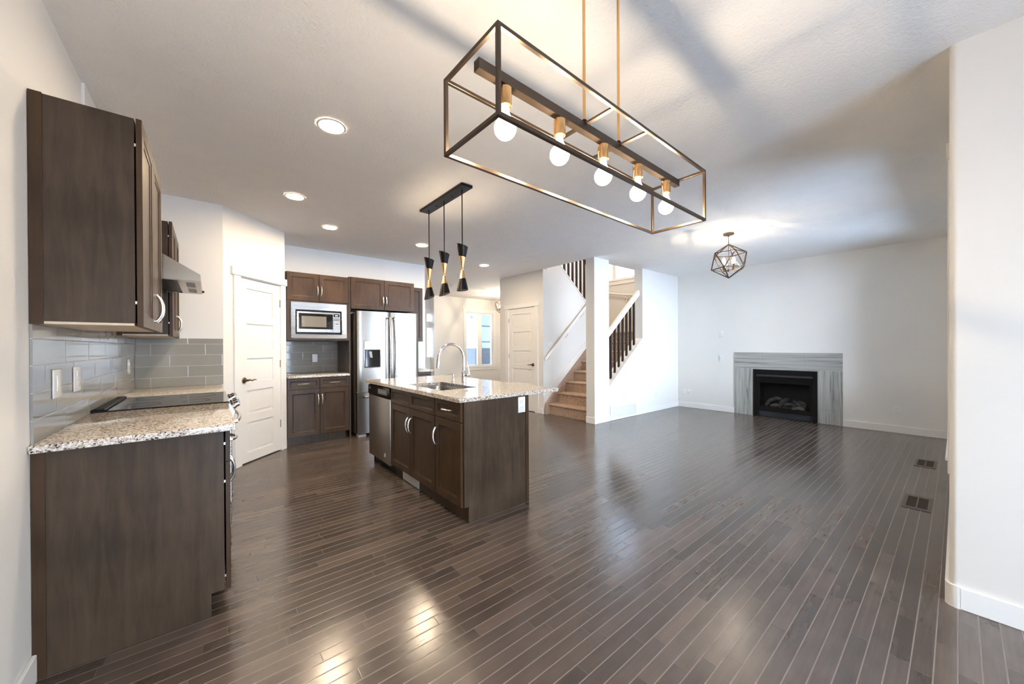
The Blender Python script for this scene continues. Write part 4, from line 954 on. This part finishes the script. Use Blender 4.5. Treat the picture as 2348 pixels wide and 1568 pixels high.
def pendants():
    t = thing('pendant_cluster', 'black ceiling bar with three black and gold hourglass pendants over the island', 'pendant light', (1.780, 3.090, ZC))
    build('canopy', MB().box(-0.058, 0.058, -0.405, 0.405, -0.024, -0.0005, 0.002), BLACKM, t)
    for y in (-0.15, 0.15): build('screw', MB().lathe([(0, -0.034), (0.005, -0.034), (0.005, -0.024), (0, -0.024)], (0, y, 0), 8), BLACKM, t)
    for y, s1, s2 in ((0.31, 0.016, 0.020), (0.0, 0.016, 0.018), (-0.32, 0.016, 0.006)):
        build('rod', MB().tube([(0, y, -0.024), (0, y, -0.60)], 0.005, 8), BLACKM, t)
        dx, dy = -0.78, 0.62
        def cone(za, ra, zb, rb, sa, sb, z_, inner=False):
            lp = []
            for z, r, sl in ((za, ra, sa), (zb, rb, sb)):
                lp.append([(r*math.cos(q), y+r*math.sin(q), z+sl*(math.cos(q)*dx+math.sin(q)*dy)) for q in [2*PI*j/24 for j in range(24)]])
            return lp
        zc = 1.957-ZC
        up = MB()
        up.loft([l for l in cone(zc+0.104, 0.031, zc+0.206, 0.052, 0.006, s1, 0)], cap0=False, cap1=False)
        up.loft([l for l in cone(zc+0.104, 0.0295, zc+0.206, 0.0505, 0.006, s1, 0)], cap0=False, cap1=False)
        sh = build('upper_shade', up, BLACKM, t)
        md = MB(); md.loft(cone(zc+0.014, 0.0115, zc+0.104, 0.031, 0, 0.006, 0), cap0=True, cap1=False); md.lathe([(0.0125, zc-0.014), (0.0135, zc-0.004), (0.0125, zc+0.004), (0.0135, zc+0.014)], (0, y, 0), 16)
        md.loft(cone(zc-0.014, 0.0115, zc-0.092, 0.029, 0, -0.004, 0), cap0=True, cap1=False)
        build('waist', md, BRASS, t)
        lo = MB(); lo.loft(cone(zc-0.092, 0.029, zc-0.196, 0.053, -0.004, -s2, 0), cap0=False, cap1=False); lo.loft(cone(zc-0.092, 0.0275, zc-0.196, 0.0515, -0.004, -s2, 0), cap0=False, cap1=False)
        sl_ = build('lower_shade', lo, BLACKM, t)
        build('bulb', MB().sphere((0, y, zc-0.145), 0.022, 12), BIN, sl_); build('bulb', MB().sphere((0, y, zc+0.150), 0.022, 12), BIN, sh)
pendants()
BENTRY = emis('lit_entry_filament', (1.0, 0.83, 0.62), 24000)
def cage_lamp(loc, label, az0, core=None):
    core = core or BSMALL
    t = thing('cage_light', label, 'ceiling light', (loc[0], loc[1], ZC))
    build('canopy', MB().lathe([(0.0, -0.0005), (0.062, -0.0005), (0.062, -0.018), (0.055, -0.026), (0.012, -0.030), (0.010, -0.045), (0, -0.045)], seg=24), OILB, t)
    build('stem', MB().tube([(0, 0, -0.04), (0, 0, -0.142)], 0.0035, 8), OILB, t)
    R = 0.2145; c = -0.142-R
    V = [Vector((0, 0, c+R)), Vector((0, 0, c-R))]
    rr, zz = R*0.894, R*0.447
    U = [Vector((rr*math.cos(az0+i*2*PI/5), rr*math.sin(az0+i*2*PI/5), c+zz)) for i in range(5)]
    D = [Vector((rr*math.cos(az0+PI/5+i*2*PI/5), rr*math.sin(az0+PI/5+i*2*PI/5), c-zz)) for i in range(5)]
    m = MB()
    def e(a, b_): m.tube([a, b_], 0.0052, square=True)
    for i in range(5):
        e(V[0], U[i]); e(V[1], D[i]); e(U[i], U[(i+1) % 5]); e(D[i], D[(i+1) % 5]); e(U[i], D[i]); e(U[(i+1) % 5], D[i])
    build('cage', m, BRONZE, t)
    m = MB(); m.tube([(0, 0, c+R), (0, 0, c-0.11)], 0.004, 8); m.lathe([(0, c-0.135), (0.018, c-0.13), (0.022, c-0.11), (0, c-0.10)], seg=14)
    for i in range(4):
        q = az0+0.4+i*PI/2; p_ = (0.075*math.cos(q), 0.075*math.sin(q))
        m.tube([(0, 0, c-0.115), (p_[0]*0.6, p_[1]*0.6, c-0.122), (p_[0], p_[1], c-0.10)], 0.004, 8)
        m.lathe([(0.016, c-0.10), (0.017, c-0.095), (0.013, c-0.092), (0.013, c-0.045)], (p_[0], p_[1], 0), 12)
    build('arms', m, OILB, t)
    for i in range(4):
        q = az0+0.4+i*PI/2
        build('bulb', MB().lathe([(0.0, c-0.045), (0.010, c-0.043), (0.020, c-0.012), (0.021, c+0.005), (0.014, c+0.03), (0.0, c+0.042)], (0.075*math.cos(q), 0.075*math.sin(q), 0), 14).sphere((0.075*math.cos(q), 0.075*math.sin(q), c), 0.0045, 8), GLOBE, t, mats=(core, lambda v: (v-Vector((0.075*math.cos(q), 0.075*math.sin(q), c))).length < 0.006))
    return t
# azimuth so that one upper vertex sits right of the direction to the camera
base_az = math.atan2(-1.822, -5.19)
cage_lamp((5.190, 1.822), 'faceted bronze cage ceiling light in the living room', base_az+math.radians(22))
cage_lamp((6.149, 7.60), 'faceted bronze cage ceiling light in the entry, half hidden by the closet wall', math.atan2(-7.6, -6.15)+math.radians(-12), BENTRY)
def downlight(x, y, label):
    t = thing('recessed_light', label, 'ceiling light', (x, y, ZC), 0, 'recessed lights over the kitchen')
    build('trim_ring', MB().lathe([(0.088, -0.0005), (0.088, -0.004), (0.075, -0.007), (0.072, -0.004)], seg=28, cap=False), WPLAST, t)
    build('lens', MB().lathe([(0.0, -0.003), (0.073, -0.003), (0.073, -0.001), (0.0, -0.001)], seg=28), DOWN, t)
    return t
for (x, y), lb in zip(((0.626, 2.523), (0.641, 3.908), (1.13, 4.662), (2.344, 4.695), (3.785, 5.187)),
    ('recessed ceiling light nearest the camera', 'recessed ceiling light in front of the pantry wall', 'recessed ceiling light nearest the microwave wall', 'recessed ceiling light behind the hourglass pendants', 'recessed ceiling light nearest the closet door')):
    downlight(x, y, lb)

t = thing('added_stairwell_light', 'unseen dome light added above the stairwell to brighten the landing', 'ceiling light', (5.9, 4.9, ZT))  # added out of view as extra light for the dark landing wall
build('base', MB().lathe([(0, -0.0005), (0.17, -0.0005), (0.17, -0.02), (0, -0.02)]), WPLAST, t)
build('dome', MB().lathe([(0.16, -0.02), (0.15, -0.05), (0.11, -0.08), (0.05, -0.095), (0.0, -0.098)]), emis('added_dome_glow', (1.0, 0.84, 0.66), 95), t)

# ------------------------------------------------------------------ outdoors
tag(build('snowy_yard', MB().box(-40, 60, -40, 60, -0.5, -0.25), SNOW), 'snow covered ground outside the windows', 'ground')
def outdoors():
    t = thing('porch_column', 'porch column with dark ledge stone base and white siding above', 'porch column', (7.50, 10.35, -0.25))
    build('stone_base', MB().box(-0.36, 0.36, -0.05, 0.60, 0.0, 1.45), STONE, t); build('column_shaft', MB().box(-0.10, 0.36, 0.0, 0.50, 1.45, 3.2), SIDEG, t)
    tag(build('added_porch_roof', MB().box(4.9, 9.2, 9.15, 11.3, 2.75, 3.0), TRIM), 'unseen flat porch roof added to shade the column outside the front window', 'porch roof')  # added out of view to darken the column and cut incoming light
    t = thing('house', 'snow roofed house across the street beyond the front window', 'house', (16.8, 27.0, -0.25))
    build('wall', MB().prism([(-4, 0), (6, 0), (6, 1.9), (1.2, 4.2), (-4, 1.4)], 'y', 0, 8), SIDE, t)
    build('roof', MB().prism([(-4.4, 1.25), (1.2, 4.25), (6.5, 1.75), (6.5, 2.0), (1.2, 4.5), (-4.4, 1.5)], 'y', -0.5, 8.5), simple('frosted_roof', (0.16, 0.19, 0.22), 0.8), t)
    build('window', MB().box(-0.1, 0.7, -0.05, 0, 1.85, 2.35), ROOF, t)
    t = thing('house', 'white lap sided neighbouring house seen through the landing window', 'house', (11.5, 1.0, -0.25))
    build('wall', MB().box(0, 6, 0, 12, 0, 7.0), SIDE, t); build('window', MB().box(-0.05, 0.0, 2.2, 3.2, 3.6, 4.8), ROOF, t)
    build('roof', MB().prism([(0.0-0.5, 7.0), (6.5, 7.0), (3.0, 9.5)], 'y', -0.5, 12.5), ROOF, t)
outdoors()
